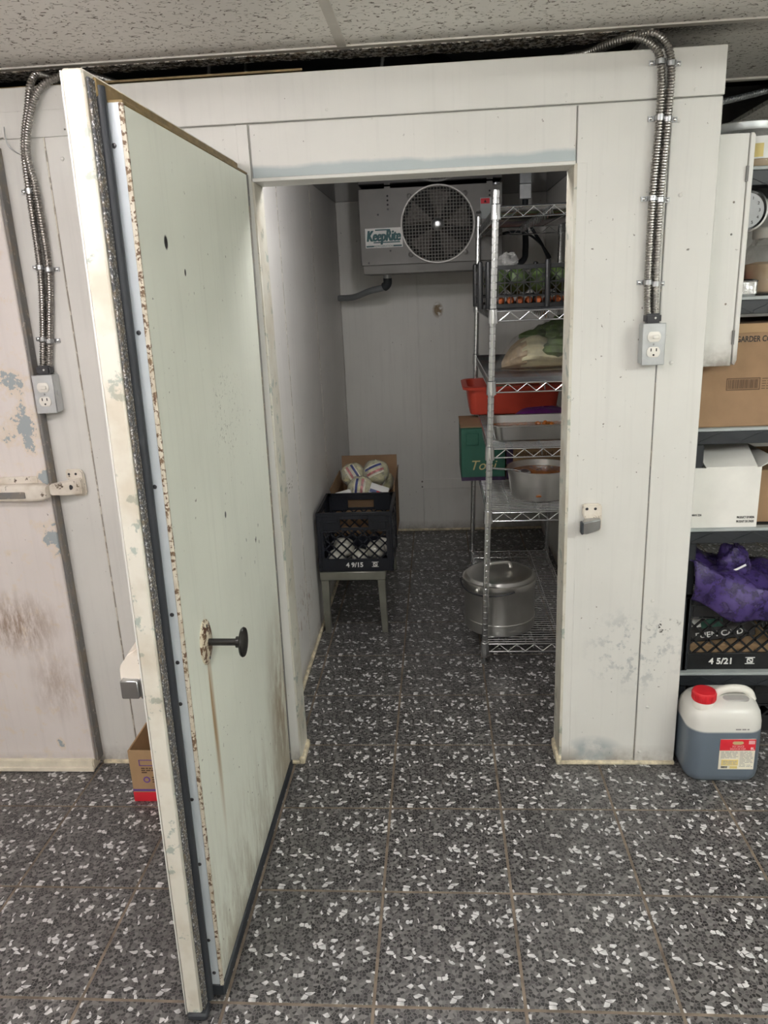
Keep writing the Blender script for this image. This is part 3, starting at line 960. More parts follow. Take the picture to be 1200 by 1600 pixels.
part('bumper', MB().box(0.574, 0.581, YW - 0.044, YW - 0.018, 0.793, 0.828), 'blackrub', ks, 0.002)
for x in (0.594, 0.618):
    part('screw', MB().lathe([(0.0045, 0), (0.0035, 0.002)], (x, YW - 0.014, 0.862), 8, '-y'), 'darkmetal', ks)

# ------------------------------------------------------------------ outlet boxes and conduits


def outlet(x, z, label):
    t = thing('outlet_box', label, 'outlet', (x, YW, z), group='surface outlet boxes')
    w, h, d = 0.029, 0.054, 0.044
    part('box_body', MB().box(x - w, x + w, YW - d, YW, z - h, z + h), 'galv', t, 0.003, 2)
    part('cover_plate', MB().box(x - w - 0.001, x + w + 0.001, YW - d - 0.003, YW - d, z - h - 0.001, z + h + 0.001), 'galv', t, 0.0015)
    yf = YW - d - 0.003

    def dev(zc):
        return MB().loft([[(x + 0.0175 * s * math.cos(a), yf - hh, zc + max(-0.0135, min(0.0135, 0.0175 * math.sin(a))) * s) for a in [2 * math.pi * k / 24 for k in range(24)]]
                          for hh, s in ((0, 1), (0.0025, 1), (0.0032, 0.9))])
    sw = part('switch', dev(z + 0.020), 'whitepl', t, label='white toggle switch')
    part('toggle', MB().box(x - 0.004, x + 0.011, yf - 0.009, yf - 0.002, z + 0.0155, z + 0.0245), 'whitepl', sw, 0.001)
    rc = part('receptacle', dev(z - 0.020), 'whitepl', t, label='white power socket')
    for sx in (-0.007, 0.007):
        part('slot', MB().box(x + sx - 0.0014, x + sx + 0.0014, yf - 0.0036, yf - 0.003, z - 0.018, z - 0.010), 'ink', rc)
    part('slot', MB().lathe([(0.0028, 0), (0.0028, 0.0006)], (x, yf - 0.003, z - 0.0275), 8, '-y'), 'ink', rc)
    part('screw', MB().lathe([(0.003, 0), (0.002, 0.0015)], (x, yf, z), 8, '-y'), 'chrome_dull', t)
    cn = part('connector', MB().box(x - 0.021, x + 0.021, YW - 0.034, YW - 0.004, z + h, z + h + 0.026), 'darkmetal', t, 0.005, 2, label='dark grey cable clamp')
    part('screw', MB().lathe([(0.004, 0), (0.003, 0.002)], (x + 0.004, YW - 0.034, z + h + 0.014), 8, '-y'), 'chrome', cn)
    part('knockout', MB().lathe([(0.009, 0), (0.009, 0.001), (0.007, 0.0012)], (x + w, YW - 0.02, z), 12, 'x'), 'galv', t)
    return t


outlet(0.748, 1.327, 'grey steel outlet box with white switch on the wall right of the opening')
outlet(-0.955, 1.250, 'grey steel outlet box with white switch on the wall near the freezer door')


def conduit(pts, label, straps, side):
    t = thing('flexible_conduit', label, 'conduit', pts[0], group='flexible metal conduits')
    path = spline(pts, 0.0017)
    rad = [(0.0100, 0.0100, 0.0082, 0.0078)[i % 4] for i in range(len(path))]
    part('armour', MB().tube(path, rad, 12), 'armour', t, smooth=20)
    for z in straps:
        p = min(path, key=lambda q: abs(q.z - z))
        m = MB()
        m.loft([[(p.x + r * math.cos(a), YW - 0.002 - max(0.0, (YW - 0.002 - p.y) + r * math.sin(a)), z + dz) for a in [math.pi * k / 10 for k in range(11)] for r in (0.0118,)]
                + [(p.x + 0.0102 * math.cos(a), YW - 0.002 - max(0.0, (YW - 0.002 - p.y) + 0.0102 * math.sin(a)), z + dz) for a in [math.pi * (10 - k) / 10 for k in range(11)]] for dz in (-0.006, 0.006)])
        xa, xb = sorted((p.x + side * 0.0105, p.x + side * 0.026))
        m.box(xa, xb, YW - 0.005, YW - 0.001, z - 0.006, z + 0.006)
        s = part('strap', m, 'chrome_dull', t, label='one-hole conduit strap')
        part('screw', MB().lathe([(0.005, 0), (0.0045, 0.003), (0.002, 0.0045)], (p.x + side * 0.0195, YW - 0.005, z), 8, '-y'), 'chrome', s)
    return t


yc = YW - 0.013
conduit([(0.738, yc, 1.400), (0.733, yc, 1.487), (0.733, yc, 1.695), (0.740, yc, 1.883), (0.738, yc, 1.988), (0.722, yc + .004, 2.040), (0.672, yc + 0.014, 2.067), (0.621, 0.925, 2.068), (0.575, 0.98, 2.064), (0.535, 1.06, 2.075), (0.52, 1.3, 2.10)],
        'left one of two flexible metal conduits above the right outlet box', (1.487, 1.695, 1.883, 2.008), -1)
conduit([(0.757, yc, 1.400), (0.753, yc, 1.486), (0.753, yc, 1.694), (0.760, yc, 1.882), (0.762, yc, 1.992), (0.748, yc + .004, 2.046), (0.712, yc + 0.012, 2.074), (0.66, 0.93, 2.076), (0.606, 0.99, 2.072), (0.58, 1.1, 2.072), (0.60, 1.35, 2.09)],
        'right one of two flexible metal conduits above the right outlet box', (1.482, 1.690, 1.878, 2.003), 1)
conduit([(-0.962, yc, 1.326), (-0.940, yc, 1.46), (-0.924, yc, 1.596), (-0.920, yc, 1.792), (-0.914, yc, 1.901), (-0.886, yc, 1.999), (-0.868, 0.885, 2.062), (-0.86, 0.96, 2.085), (-0.86, 1.3, 2.10)],
        'straighter flexible metal conduit above the left outlet box', (1.403, 1.597, 1.793), -1)
conduit([(-0.944, yc, 1.326), (-0.920, yc, 1.46), (-0.900, yc, 1.595), (-0.899, yc - .004, 1.792), (-0.897, yc - .020, 1.901), (-0.855, yc - .012, 2.020), (-0.800, 0.882, 2.062), (-0.745, 0.93, 2.078), (-0.70, 1.1, 2.085)],
        'flexible metal conduit curling right over the wall top above the left outlet box', (1.397, 1.590), 1)

# small wire hook on the far left wall
hk = spline([(-0.965, YW - 0.003, 1.955), (-0.962, YW - 0.012, 1.93), (-0.958, YW - 0.006, 1.905), (-0.93, YW - 0.004, 1.885), (-0.90, YW - 0.004, 1.878)], 0.004)
single('wire_hook', MB().tube(hk, 0.0016, 6), 'galv', 'thin bent wire hook on the wall left of the conduits', 'hook', hk[0])

# things in the dark void over the cooler
for k, (x, y) in enumerate(((-0.52, 1.35), (-0.44, 1.5), (0.03, 1.3))):
    p = spline([(x, y, 2.55), (x + 0.01, y, 2.3), (x - 0.02, y + 0.02, 2.11), (x - 0.10, y + 0.06, 2.046)], 0.006)
    single('loose_cable', MB().tube(p, [0.006 if i % 2 else 0.0048 for i in range(len(p))], 8), 'galv',
           ['armoured cable hanging in the dark gap above the open door', 'second armoured cable hanging in the dark gap above the open door', 'armoured cable hanging in the dark gap below the ceiling bar'][k], 'cable', p[-1], 'cables over the cooler')
p = spline([(0.905, 1.75, 2.02), (1.1, 1.72, 2.055), (1.3, 1.72, 2.09), (1.6, 1.75, 2.16)], 0.003)
single('loose_cable', MB().tube(p, [0.011 if i % 2 else 0.009 for i in range(len(p))], 10), 'galv', 'armoured cable crossing the dark gap right of the cooler top', 'cable', p[0], 'cables over the cooler')
single('duct', MB().tube(spline([(0.02, 1.5, 2.20), (0.15, 1.9, 2.22), (0.3, 2.6, 2.25)], 0.02), [0.12 if i % 2 else 0.112 for i in range(len(spline([(0.02, 1.5, 2.20), (0.15, 1.9, 2.22), (0.3, 2.6, 2.25)], 0.02)))], 20),
       'darkmetal', 'dark flexible air duct in the gap above the cooler', 'duct', (0.02, 1.5, 2.08))
single('support_beam', MB().box(-0.32, -0.22, 1.25, 3.3, 2.036, 2.13), 'gasket_grey', 'dark flat timber lying on the cooler roof', 'beam', (-0.27, 1.25, 2.036), bevel=0.003)
single('insulation_strip', MB().slab([(-1.05, 0.905), (-0.16, 0.905), (-0.20, 1.0), (-0.5, 1.03), (-1.05, 1.02)], 2.048, 2.053), 'liner', 'thin brown board edge lying along the wall top', 'board', (-0.6, 0.905, 2.048))
# ------------------------------------------------------------------ evaporator
UX0, UX1, UY0, UY1, UZ0, UZ1 = -0.198, 0.502, 2.72, 3.24, 1.605, 1.962
ev = thing('evaporator', 'aluminium ceiling evaporator with round fan guard inside the cooler', 'cooling unit', (0.15, 2.98, UZ0))
part('housing', MB().box(UX0, UX1, UY0, UY1, UZ0, UZ1), 'unit', ev, 0.003)
part('drip_pan', MB().loft([[(x, y, UZ0 + 0.002) for x, y in ((UX0 + .006, UY0 + .01), (UX1 - .006, UY0 + .01), (UX1 - .006, UY1), (UX0 + .006, UY1))],
                            [(x, y, UZ0 - 0.042) for x, y in ((UX0 + .010, UY0 + .014), (UX1 - .01, UY0 + .014), (UX1 - .01, UY1), (UX0 + .010, UY1))]]), 'unit', ev, 0.002)
fc = (0.187, UY0, 1.785)
FR = 0.178
m = MB()
for k in range(-11, 12):
    q = k * 0.0155
    h = math.sqrt(max(0, FR * FR - q * q)) - 0.002
    dome = 0.022
    for ax in (0, 1):
        pts = []
        for i in range(-8, 9):
            w = h * i / 8
            r2 = (q * q + w * w) / (FR * FR)
            y = UY0 - 0.012 - dome * (1 - r2) - (0.0015 if ax else 0)
            pts.append((fc[0] + (q if ax else w), y, fc[2] + (w if ax else q)))
        m.tube(pts, 0.0016, 4, False)
part('fan_guard', m, 'guard', ev, smooth=0, label='square-mesh round fan guard')
part('guard_ring', MB().loft([[(fc[0] + r * math.cos(a), UY0 - h, fc[2] + r * math.sin(a)) for a in [2 * math.pi * k / 48 for k in range(48)]]
                              for r, h in ((FR + .004, 0), (FR + .004, .014), (FR - .003, .014), (FR - .006, 0.0))], False, False), 'guard', ev)
part('fan_opening', MB().lathe([(FR - 0.006, 0.0), (FR - 0.006, 0.0012)], (fc[0], UY0, fc[2]), 40, '-y'), 'dark', ev)
for k in range(5):
    a = 2 * math.pi * k / 5 + 0.3
    ring = []
    for rr_, da in ((0.03, -0.35), (0.16, -0.42), (0.165, 0.30), (0.03, 0.35)):
        ring.append((fc[0] + rr_ * math.cos(a + da), fc[2] + rr_ * math.sin(a + da)))
    part('fan_blade', MB().loft([[(x, UY0 - 0.002 - (0.009 if i in (0, 1) else 0.0), z) for i, (x, z) in enumerate(ring)], [(x, UY0 - 0.0032 - (0.009 if i in (0, 1) else 0.0), z) for i, (x, z) in enumerate(ring)]]), 'fanblade', ev)
hub = part('hub', MB().lathe([(0.030, 0.010), (0.030, 0.030), (0.022, 0.038), (0.010, 0.040)], (fc[0], UY0, fc[2]), 24, '-y'), 'chrome_dull', ev, label='bright round fan hub')
for k in range(4):
    a = math.pi / 4 + k * math.pi / 2
    part('guard_clip', MB().lathe([(0.012, 0), (0.012, 0.008), (0.006, 0.010)], (fc[0] + 0.192 * math.cos(a), UY0, fc[2] + 0.192 * math.sin(a)), 10, '-y'), 'unit', ev)
for x in (-0.055, 0.44):
    s = part('hanger_strap', MB().box(x - 0.014, x + 0.014, UY0 - 0.0035, UY0, 1.875, 1.968), 'unit', ev)
    for z in (1.885, 1.905, 1.925):
        part('hole', MB().lathe([(0.005, 0), (0.005, 0.0006)], (x, UY0 - 0.0035, z), 8, '-y'), 'dark', s)
# maker's plate
lx0, lz0 = -0.172, 1.688
lg = part('maker_plate', MB().box(lx0, lx0 + 0.185, UY0 - 0.0016, UY0, lz0, lz0 + 0.092), 'inkwhite', ev, label='white maker plate with teal lettering')
brand = MB()
for k in range(4):
    brand.join(text_mb('KeepRite', 0.070, 0.22, 0.0012, width=0.166).xf(T(lx0 + 0.006 + 0.0017 * k, UY0 - 0.0020 - 0.0001 * k, lz0 + 0.032)))
part('lettering', brand, 'tealprint', lg, smooth=0)
for a, b, c, d in ((.040, .172, .022, .0275), (.050, .125, .080, .086), (.004, .042, .004, .011), (.138, .180, .004, .011)):
    part('print_bar', MB().box(lx0 + a, lx0 + b, UY0 - 0.0024, UY0 - 0.0015, lz0 + c, lz0 + d), 'tealprint', lg)
part('lettering', text_mb('REFRIGERATION', 0.013, 0, 0, width=0.092).xf(T(lx0 + 0.044, UY0 - 0.0022, lz0 + 0.003)), 'tealprint', lg, smooth=0)
# warning label on the right
wlb = part('warning_label', MB().box(0.395, 0.450, UY0 - 0.0045, UY0, 1.80, 1.895), 'shelfgrey', ev)
part('print_bar', MB().box(0.397, 0.440, UY0 - 0.0052, UY0 - 0.0042, 1.868, 1.892), 'redprint', wlb)
part('print_bar', MB().prism([(0.412, 1.873), (0.425, 1.873), (0.4185, 1.887)], UY0 - 0.0058, UY0 - 0.005), 'ink', wlb)
for x, z in ((-0.105, 1.842), (-0.055, 1.865), (-0.05, 1.672), (-0.16, 1.618), (0.31, 1.66), (0.45, 1.69)):
    part('screw', MB().lathe([(0.005, 0), (0.003, 0.002)], (x, UY0, z), 8, '-y'), 'darkmetal', ev)
part('drain_fitting', MB().cyl((-0.085, 2.98, UZ0 - 0.042), (-0.085, 2.98, UZ0 - 0.062), 0.022, n=14), 'galv', ev)

el = spline([(-0.085, 2.98, 1.545), (-0.088, 2.985, 1.515), (-0.115, 3.0, 1.497), (-0.19, 3.06, 1.482), (-0.29, 3.16, 1.452), (-0.384, 3.24, 1.448)], 0.008)
dp = thing('drain_hose', 'grey drain hose running from the evaporator to the left cooler wall', 'hose', el[0])
part('hose', MB().tube(el, 0.017, 12), 'drainpipe', dp)
part('elbow', MB().tube(el[:8], 0.0235, 14), 'blackrub', dp, label='black plastic elbow')
# refrigerant line, black, beside the unit
rl = spline([(0.64, 2.98, 1.968), (0.64, 2.98, 1.80), (0.642, 2.97, 1.66), (0.625, 2.95, 1.60), (0.53, 2.94, 1.565), (0.50, 2.94, 1.60)], 0.012)
rp = thing('refrigerant_line', 'thick black insulated pipe dropping from the cooler ceiling beside the evaporator', 'pipe', rl[0])
part('insulation', MB().tube(rl, 0.016, 10), 'blackrub', rp)
part('ceiling_bracket', MB().box(0.605, 0.665, 2.93, 2.96, 1.90, 1.972), 'galv', rp, 0.002, label='pale metal bracket')
for k, pts in enumerate(([(0.50, 2.95, 1.735), (0.58, 2.98, 1.748), (0.66, 3.02, 1.735), (0.74, 3.08, 1.68), (0.796, 3.12, 1.61)], [(0.66, 3.05, 1.80), (0.70, 3.06, 1.74), (0.75, 3.13, 1.68), (0.796, 3.18, 1.60)])):
    single('loose_cable', MB().tube(spline(pts, 0.012), 0.0065 + 0.002 * k, 8), 'blackrub', ['thin black cable arching from the evaporator to the right wall', 'short black cable sloping to the right cooler wall'][k], 'cable', pts[0], 'cables in the cooler')

# jelly-jar lamp just inside the door (radiance and colour set at the top)
(qx, qy, qz), ql, qcol = COOLER_LAMP
M['bulb'] = mat_emit('lit_globe', qcol, ql)
jl = thing('cooler_lamp', 'round vapour-proof lamp on the cooler ceiling just inside the door', 'lamp', (qx, qy, ZC))
part('canopy', MB().lathe([(.058, ZC - .001 - qz), (.058, ZC - .018 - qz), (.046, ZC - .030 - qz)], (qx, qy, qz), 24), 'galv', jl)
part('globe', MB().ball((qx, qy, qz), .044, 20, 12), 'bulb', jl)

# ------------------------------------------------------------------ chrome wire rack
SY0, SY1, SW, LEAN = 1.575, 2.695, 0.400, 0.0275
LEVELS = (0.088, 0.648, 0.900, 1.147, 1.404, 1.755)
rk = thing('wire_rack', 'tall chrome wire shelving rack inside the cooler', 'rack', (0.336 + SW / 2, (SY0 + SY1) / 2, 0))


def rx(z):
    return 0.336 + LEAN * z


for (dx, y) in ((0, SY0), (SW, SY0), (0, SY1), (SW, SY1)):
    zt = 1.825
    pts, rad = [], []
    z = 0.03
    while z < zt:
        for a, r in ((0, .0125), (.0215, .0125), (.0225, .0115), (.0245, .0115)):
            if z + a < zt:
                pts.append((rx(z + a) + dx, y, z + a))
                rad.append(r)
        z += 0.0254
    ps = part('post', MB().tube(pts, rad, 12), 'chrome', rk, smooth=30)
    part('cap', MB().lathe([(0.0125, 0), (0.011, 0.006), (0.004, 0.009)], (rx(zt) + dx, y, zt), 12), 'chrome_dull', ps)
    part('levelling_foot', MB().lathe([(0.012, 0.0), (0.014, 0.004), (0.014, 0.012), (0.006, 0.014), (0.006, 0.032)], (rx(0) + dx, y, 0), 12), 'chrome_dull', ps)
for z in LEVELS:
    x0, x1 = rx(z), rx(z) + SW
    fr = MB()
    for zz, r in ((z, 0.0034), (z - 0.034, 0.0030)):
        for a, b in (((x0, SY0), (x1, SY0)), ((x1, SY0), (x1, SY1)), ((x1, SY1), (x0, SY1)), ((x0, SY1), (x0, SY0))):
            ins = 0.0
            fr.tube([(a[0], a[1], zz - 0.003), (b[0], b[1], zz - 0.003)], r, 8)
    sh = part('shelf', fr, 'chrome', rk)

    def zig(ax, fixed, a0, a1):
        nseg = max(2, round((a1 - a0 - 0.05) / 0.034))
        pts = []
        for i in range(nseg + 1):
            w = a0 + 0.025 + (a1 - a0 - 0.05) * i / nseg
            zz = z - 0.006 if i % 2 else z - 0.034
            pts.append((w, fixed, zz) if ax == 0 else (fixed, w, zz))
        part('truss', MB().tube(pts, 0.0022, 6), 'chrome', sh)
    zig(0, SY0, x0, x1)
    zig(0, SY1, x0, x1)
    zig(1, x0, SY0, SY1)
    zig(1, x1, SY0, SY1)
    zig(1, (x0 + x1) / 2, SY0, SY1)
    dk = MB()
    y = SY0 + 0.014
    while y < SY1 - 0.008:
        dk.tube([(x0, y, z), (x1, y, z)], 0.0019, 5, False)
        y += 0.0215
    for xx in (x0 + 0.09, (x0 + x1) / 2, x1 - 0.09):
        dk.tube([(xx, SY0, z - 0.005), (xx, SY1, z - 0.005)], 0.0024, 5, False)
    part('wire_deck', dk, 'chrome', sh, kind='stuff')
    for (dx, y) in ((0, SY0), (SW, SY0), (0, SY1), (SW, SY1)):
        part('collar', MB().lathe([(0.0135, 0.008), (0.0165, 0.005), (0.0185, -0.036), (0.0185, -0.044), (0.0140, -0.045)], (x0 + dx, y, z), 14), 'chrome', sh)

DECK = [z + 0.003 for z in LEVELS]

# ------------------------------------------------------------------ crates


def clip(p, q, x0, x1, z0, z1):
    t0, t1 = 0.0, 1.0
    dx, dz = q[0] - p[0], q[1] - p[1]
    for d, a, lo, hi in ((dx, p[0], x0, x1), (dz, p[1], z0, z1)):
        if abs(d) < 1e-9:
            if a < lo or a > hi:
                return None
            continue
        u, v = sorted(((lo - a) / d, (hi - a) / d))
        t0, t1 = max(t0, u), min(t1, v)
    if t1 - t0 < 0.02:
        return None
    return (p[0] + dx * t0, p[1] + dz * t0), (p[0] + dx * t1, p[1] + dz * t1)


def lattice(x0, x1, z0, z1, sp, w, t):
    m = MB()
    h = z1 - z0
    k = x0 - h
    while k < x1 + h:
        for s in (1, -1):
            a = clip((k, z0), (k + s * h, z1), x0, x1, z0, z1)
            if a:
                m.bar2(a[0], a[1], w, 0.0015, t - 0.0015)
        k += sp
    return m


def side_mats(cx, cy, w, d):
    """wall frames: local x along the wall from 0, y outward-in thickness"""
    return [(w, T(cx - w / 2, cy - d / 2, 0)), (w, T(cx + w / 2, cy + d / 2, 0) @ RZ(math.pi)),
            (d, T(cx - w / 2, cy + d / 2, 0) @ RZ(-math.pi / 2)), (d, T(cx + w / 2, cy - d / 2, 0) @ RZ(math.pi / 2))]


def milk_crate(label, c, w, d, h, mat, code, code2, rot=0.0, code_x=0.36):
    cx, cy, cz = c
    t = thing('milk_crate', label, 'crate', c, (0, 0, rot), group='black milk crates')
    th = 0.008
    part('base', MB().box(cx - w / 2 + .004, cx + w / 2 - .004, cy - d / 2 + .004, cy + d / 2 - .004, cz, cz + 0.010), mat, t)
    for i, (L, mt) in enumerate(side_mats(cx, cy, w, d)):
        m = MB()
        m.box(0, L, 0, th, 0, 0.058)                     # foot band
        m.box(0, 0.024, 0, th, 0.058, h).box(L - 0.024, L, 0, th, 0.058, h)
        m.box(-0.004 if i < 2 else 0, L + (0.004 if i < 2 else 0), -0.004, th, h - 0.014, h)   # rim
        hz0, hz1 = h - 0.070, h - 0.032                   # hand hole
        hx0, hx1 = L / 2 - 0.062, L / 2 + 0.062
        m.box(0.024, hx0, 0, th, h - 0.082, h - 0.014).box(hx1, L - 0.024, 0, th, h - 0.082, h - 0.014)
        m.box(hx0, hx1, 0, th, hz1, h - 0.014).box(hx0, hx1, 0, th, h - 0.082, hz0)
        for zz in (h - 0.088, h - 0.045):
            m.box(0.0, hx0 - .012, -0.003, 0.001, zz, zz + 0.005).box(hx1 + .012, L, -0.003, 0.001, zz, zz + 0.005)
        for cc in (0.0, L - 0.012):
            m.box(cc, cc + 0.012, -0.004, th, 0, h - 0.014)
        wp = part('side_wall', m.xf(T(0, 0, cz) @ mt), mat, t, 0.0012)
        part('lattice', lattice(0.022, L - 0.022, 0.056, h - 0.080, 0.048, 0.0065, th).xf(T(0, 0, cz) @ mt), mat, wp, kind='stuff')
        if i == 0 and code:
            part('stencil', text_mb(code, 0.030, 0, 0.0008).xf(T(cx - w / 2 + w * code_x, cy - d / 2 - 0.0008, cz + 0.020)), 'inkwhite', wp, smooth=0, label='white stencilled crate number')
            mk = MB()
            x, z = cx - w / 2 + w * code_x + 0.115, cz + 0.019
            yy0, yy1 = cy - d / 2 - 0.0012, cy - d / 2
            mk.box(x, x + 0.030, yy0, yy1, z, z + 0.002).box(x, x + 0.030, yy0, yy1, z + 0.022, z + 0.024)
            mk.bar2((x + 0.007, z + 0.005), (x + 0.007, z + 0.019), 0.003, yy0, yy1).bar2((x + 0.023, z + 0.005), (x + 0.023, z + 0.019), 0.003, yy0, yy1)
            mk.bar2((x + 0.007, z + 0.019), (x + 0.023, z + 0.005), 0.003, yy0, yy1).bar2((x + 0.007, z + 0.005), (x + 0.023, z + 0.005), 0.003, yy0, yy1).bar2((x + 0.007, z + 0.019), (x + 0.023, z + 0.019), 0.003, yy0, yy1)
            part('mark', mk, 'inkwhite', wp, smooth=0)
    return t


def ruled_lines(x0, x1, z0, z1, n, y, seed, h=0.0022):
    rnd = random.Random(seed)
    m = MB()
    for k in range(n):
        z = z1 - (z1 - z0) * (k + 0.5) / n
        x = x0
        while x < x1 - 0.004:
            l = min(rnd.uniform(0.006, 0.018), x1 - x)
            m.box(x, x + l, y - 0.0005, y, z - h / 2, z + h / 2)
            x += l + 0.003
            if rnd.random() < 0.06:
                break
    return m


# ------------------------------------------------------------------ bench, crate and carton at the left of the cooler
bx0, bx1, by0, by1, bz = -0.372, -0.078, 1.865, 2.70, 0.298
bn = thing('low_bench', 'low grey metal bench under the milk crate in the cooler', 'bench', ((bx0 + bx1) / 2, (by0 + by1) / 2, 0))
part('top', MB().box(bx0, bx1, by0, by1, bz - 0.040, bz), 'stool', bn, 0.003)
for x, y in ((bx0 + 0.004, by0 + 0.004), (bx1 - 0.038, by0 + 0.004), (bx0 + 0.004, by1 - 0.038), (bx1 - 0.038, by1 - 0.038)):
    sx = 0.008 if x > -0.2 else 0.0
    part('leg', MB().loft([[(x + sx + a, y + b, 0.0) for a, b in ((0.003, 0.003), (0.030, 0.003), (0.030, 0.030), (0.003, 0.030))],
                           [(x + a, y + b, bz - 0.040) for a, b in ((0, 0), (0.034, 0), (0.034, 0.034), (0, 0.034))]]), 'stool', bn, 0.002)
for x in (bx0, bx1):
    pass
milk_crate('navy black milk crate numbered 49/15 on the low metal bench', (-0.207, 2.035, bz + 0.001), 0.325, 0.325, 0.272, 'navypl', '4 9/15', 1)
for k, (x, y, z, r) in enumerate(((-0.265, 1.945, 0.388, 0.047), (-0.125, 1.945, 0.375, 0.044), (-0.195, 1.93, 0.350, 0.038), (-0.300, 1.925, 0.350, 0.038), (-0.10, 2.05, 0.355, 0.042), (-0.29, 2.06, 0.355, 0.042))):
    z = max(z, 0.311 + r * 0.92)
    single('wrapped_vegetable', MB().ball((x, y, z), (r, r, r * 0.92), 16, 10, 0.03, k), 'whitefood',
           ['upper left white wrapped vegetable head in the 49/15 crate', 'upper right white wrapped vegetable head in the 49/15 crate', 'low middle white wrapped vegetable in the 49/15 crate', 'low left white wrapped vegetable in the 49/15 crate',
            'white wrapped vegetable head at the back right of the 49/15 crate', 'white wrapped vegetable head at the back left of the 49/15 crate'][k], 'vegetable', (x, y, z - r), 'wrapped vegetables in the crate')


def carton(label, b, mat, flaps=(), name='cardboard_box', rot=0.0, wall=0.005, closed=False, group=None, loc=None):
    x0, x1, y0, y1, z0, z1 = b
    t = thing(name, label, 'box', loc or ((x0 + x1) / 2, (y0 + y1) / 2, z0), (0, 0, rot), group)
    if closed:
        part('body', MB().box(x0, x1, y0, y1, z0, z1), mat, t, 0.003)
    else:
        m = MB().box(x0, x1, y0, y1, z0, z0 + wall)
        m.box(x0, x1, y0, y0 + wall, z0 + wall, z1).box(x0, x1, y1 - wall, y1, z0 + wall, z1)
        m.box(x0, x0 + wall, y0 + wall, y1 - wall, z0 + wall, z1).box(x1 - wall, x1, y0 + wall, y1 - wall, z0 + wall, z1)
        part('body', m, mat, t)
    for side, length, ang in flaps:
        a = math.radians(ang)           # 0 = straight up, positive = outward
        s, c = math.sin(a) * length, math.cos(a) * length
        e = 0.004
        if side == 'front':
            q = [(y0, z1), (y0 + e, z1), (y0 + e - s, z1 + c), (y0 - s, z1 + c)]
            f = MB().loft([[(x, y, z) for y, z in q] for x in (x0 + .003, x1 - .003)])
        elif side == 'back':
            q = [(y1 - e, z1), (y1, z1), (y1 + s, z1 + c), (y1 + s - e, z1 + c)]
            f = MB().loft([[(x, y, z) for y, z in q] for x in (x0 + .003, x1 - .003)])
        elif side == 'left':
            q = [(x0, z1), (x0 + e, z1), (x0 + e - s, z1 + c), (x0 - s, z1 + c)]
            f = MB().loft([[(x, y, z) for x, z in q] for y in (y0 + .003, y1 - .003)])
        else:
            q = [(x1 - e, z1), (x1, z1), (x1 + s, z1 + c), (x1 + s - e, z1 + c)]
            f = MB().loft([[(x, y, z) for x, z in q] for y in (y0 + .003, y1 - .003)])
        part('flap', f, mat, t)
    return t


carton('open brown carton of wrapped cabbages behind the milk crate in the cooler', (-0.345, -0.050, 2.225, 2.62, bz + 0.001, 0.535), 'card', (('back', 0.125, 2), ('left', 0.05, 15), ('right', 0.07, 4)))


def cabbage(c, r, label, seed, ang):
    t = thing('wrapped_cabbage', label, 'cabbage', (c[0], c[1], c[2] - r), group='wrapped cabbages in the carton')
    part('head', MB().ball(c, (r * 1.08, r, r), 20, 14, 0.055, seed), 'cabbage', t)
    # printed bands over the camera-side half
    for k, (mt, a0, a1) in enumerate((('creamprint', -0.42, 0.40), ('blueprint', -0.34, -0.16), ('redfade', 0.06, 0.24))):
        vs, fs = [], []
        nn = 10
        for i in range(nn + 1):
            lat = -0.75 + 1.45 * i / nn
            for lon in (a0, a1):
                p = Vector((math.sin(lon * 1.0), -math.cos(lon) * math.cos(lat), math.sin(lat) * math.cos(lon)))
                p = Matrix.Rotation(ang, 3, 'Y') @ p
                p = Matrix.Rotation(-0.45, 3, 'X') @ p
                q = r * (1.10 + 0.004 * k)
                vs.append((c[0] + p.x * q * 1.03, c[1] + p.y * q, c[2] + p.z * q))
        for i in range(nn):
            fs.append((2 * i, 2 * i + 1, 2 * i + 3, 2 * i + 2))
        lab = part('label_band', MB().add(vs, fs), mt, t)
    part('wrap', MB().ball(c, (r * 1.14, r * 1.06, r * 1.06), 18, 12, 0.05, seed + 9), 'film', t)
    return t


for k in range(2):
    pass
cabbage((-0.148, 2.40, 0.620), 0.060, 'wrapped cabbage topmost in the brown carton with a tilted label', 1, 1.15)
cabbage((-0.215, 2.31, 0.560), 0.060, 'wrapped cabbage in front with an upright red and blue label', 2, 0.12)
cabbage((-0.262, 2.43, 0.600), 0.058, 'wrapped cabbage at the left back of the brown carton', 3, 2.6)
cabbage((-0.128, 2.50, 0.545), 0.058, 'wrapped cabbage at the right back under the topmost one', 4, 0.4)
for k, (x, y, z, rz, ry, lab) in enumerate(((-0.130, 2.262, 0.545, 0.0, 0.35, 'white and blue printed bag tilted in front of the cabbages'), (-0.285, 2.27, 0.520, 0.0, -0.25, 'white printed bag low at the left front of the carton'))):
    t = thing('printed_bag', lab, 'bag', (x, y, z), (-0.25, ry, rz), group='printed bags in the carton')
    part('bag', MB().loft([[(x - .045 + .09 * a[0] * 1.0, y + (a[1] - .5) * th, z - 0.03 + h) for a in ((0, .0), (.5, -.2), (1, 0), (1, 1), (.5, 1.2), (0, 1))] for h, th in ((0, .012), (.03, .024), (.06, .02), (.075, .006))]), 'inkwhite', t, 0.002)
    part('print', MB().box(x - .043, x + .043, y - .016, y - .0135, z, z + .016), 'blueprint', t)
    part('print', MB().box(x - .010, x + .010, y - .0175, y - .0155, z + .002, z + .014), 'redprint', t)

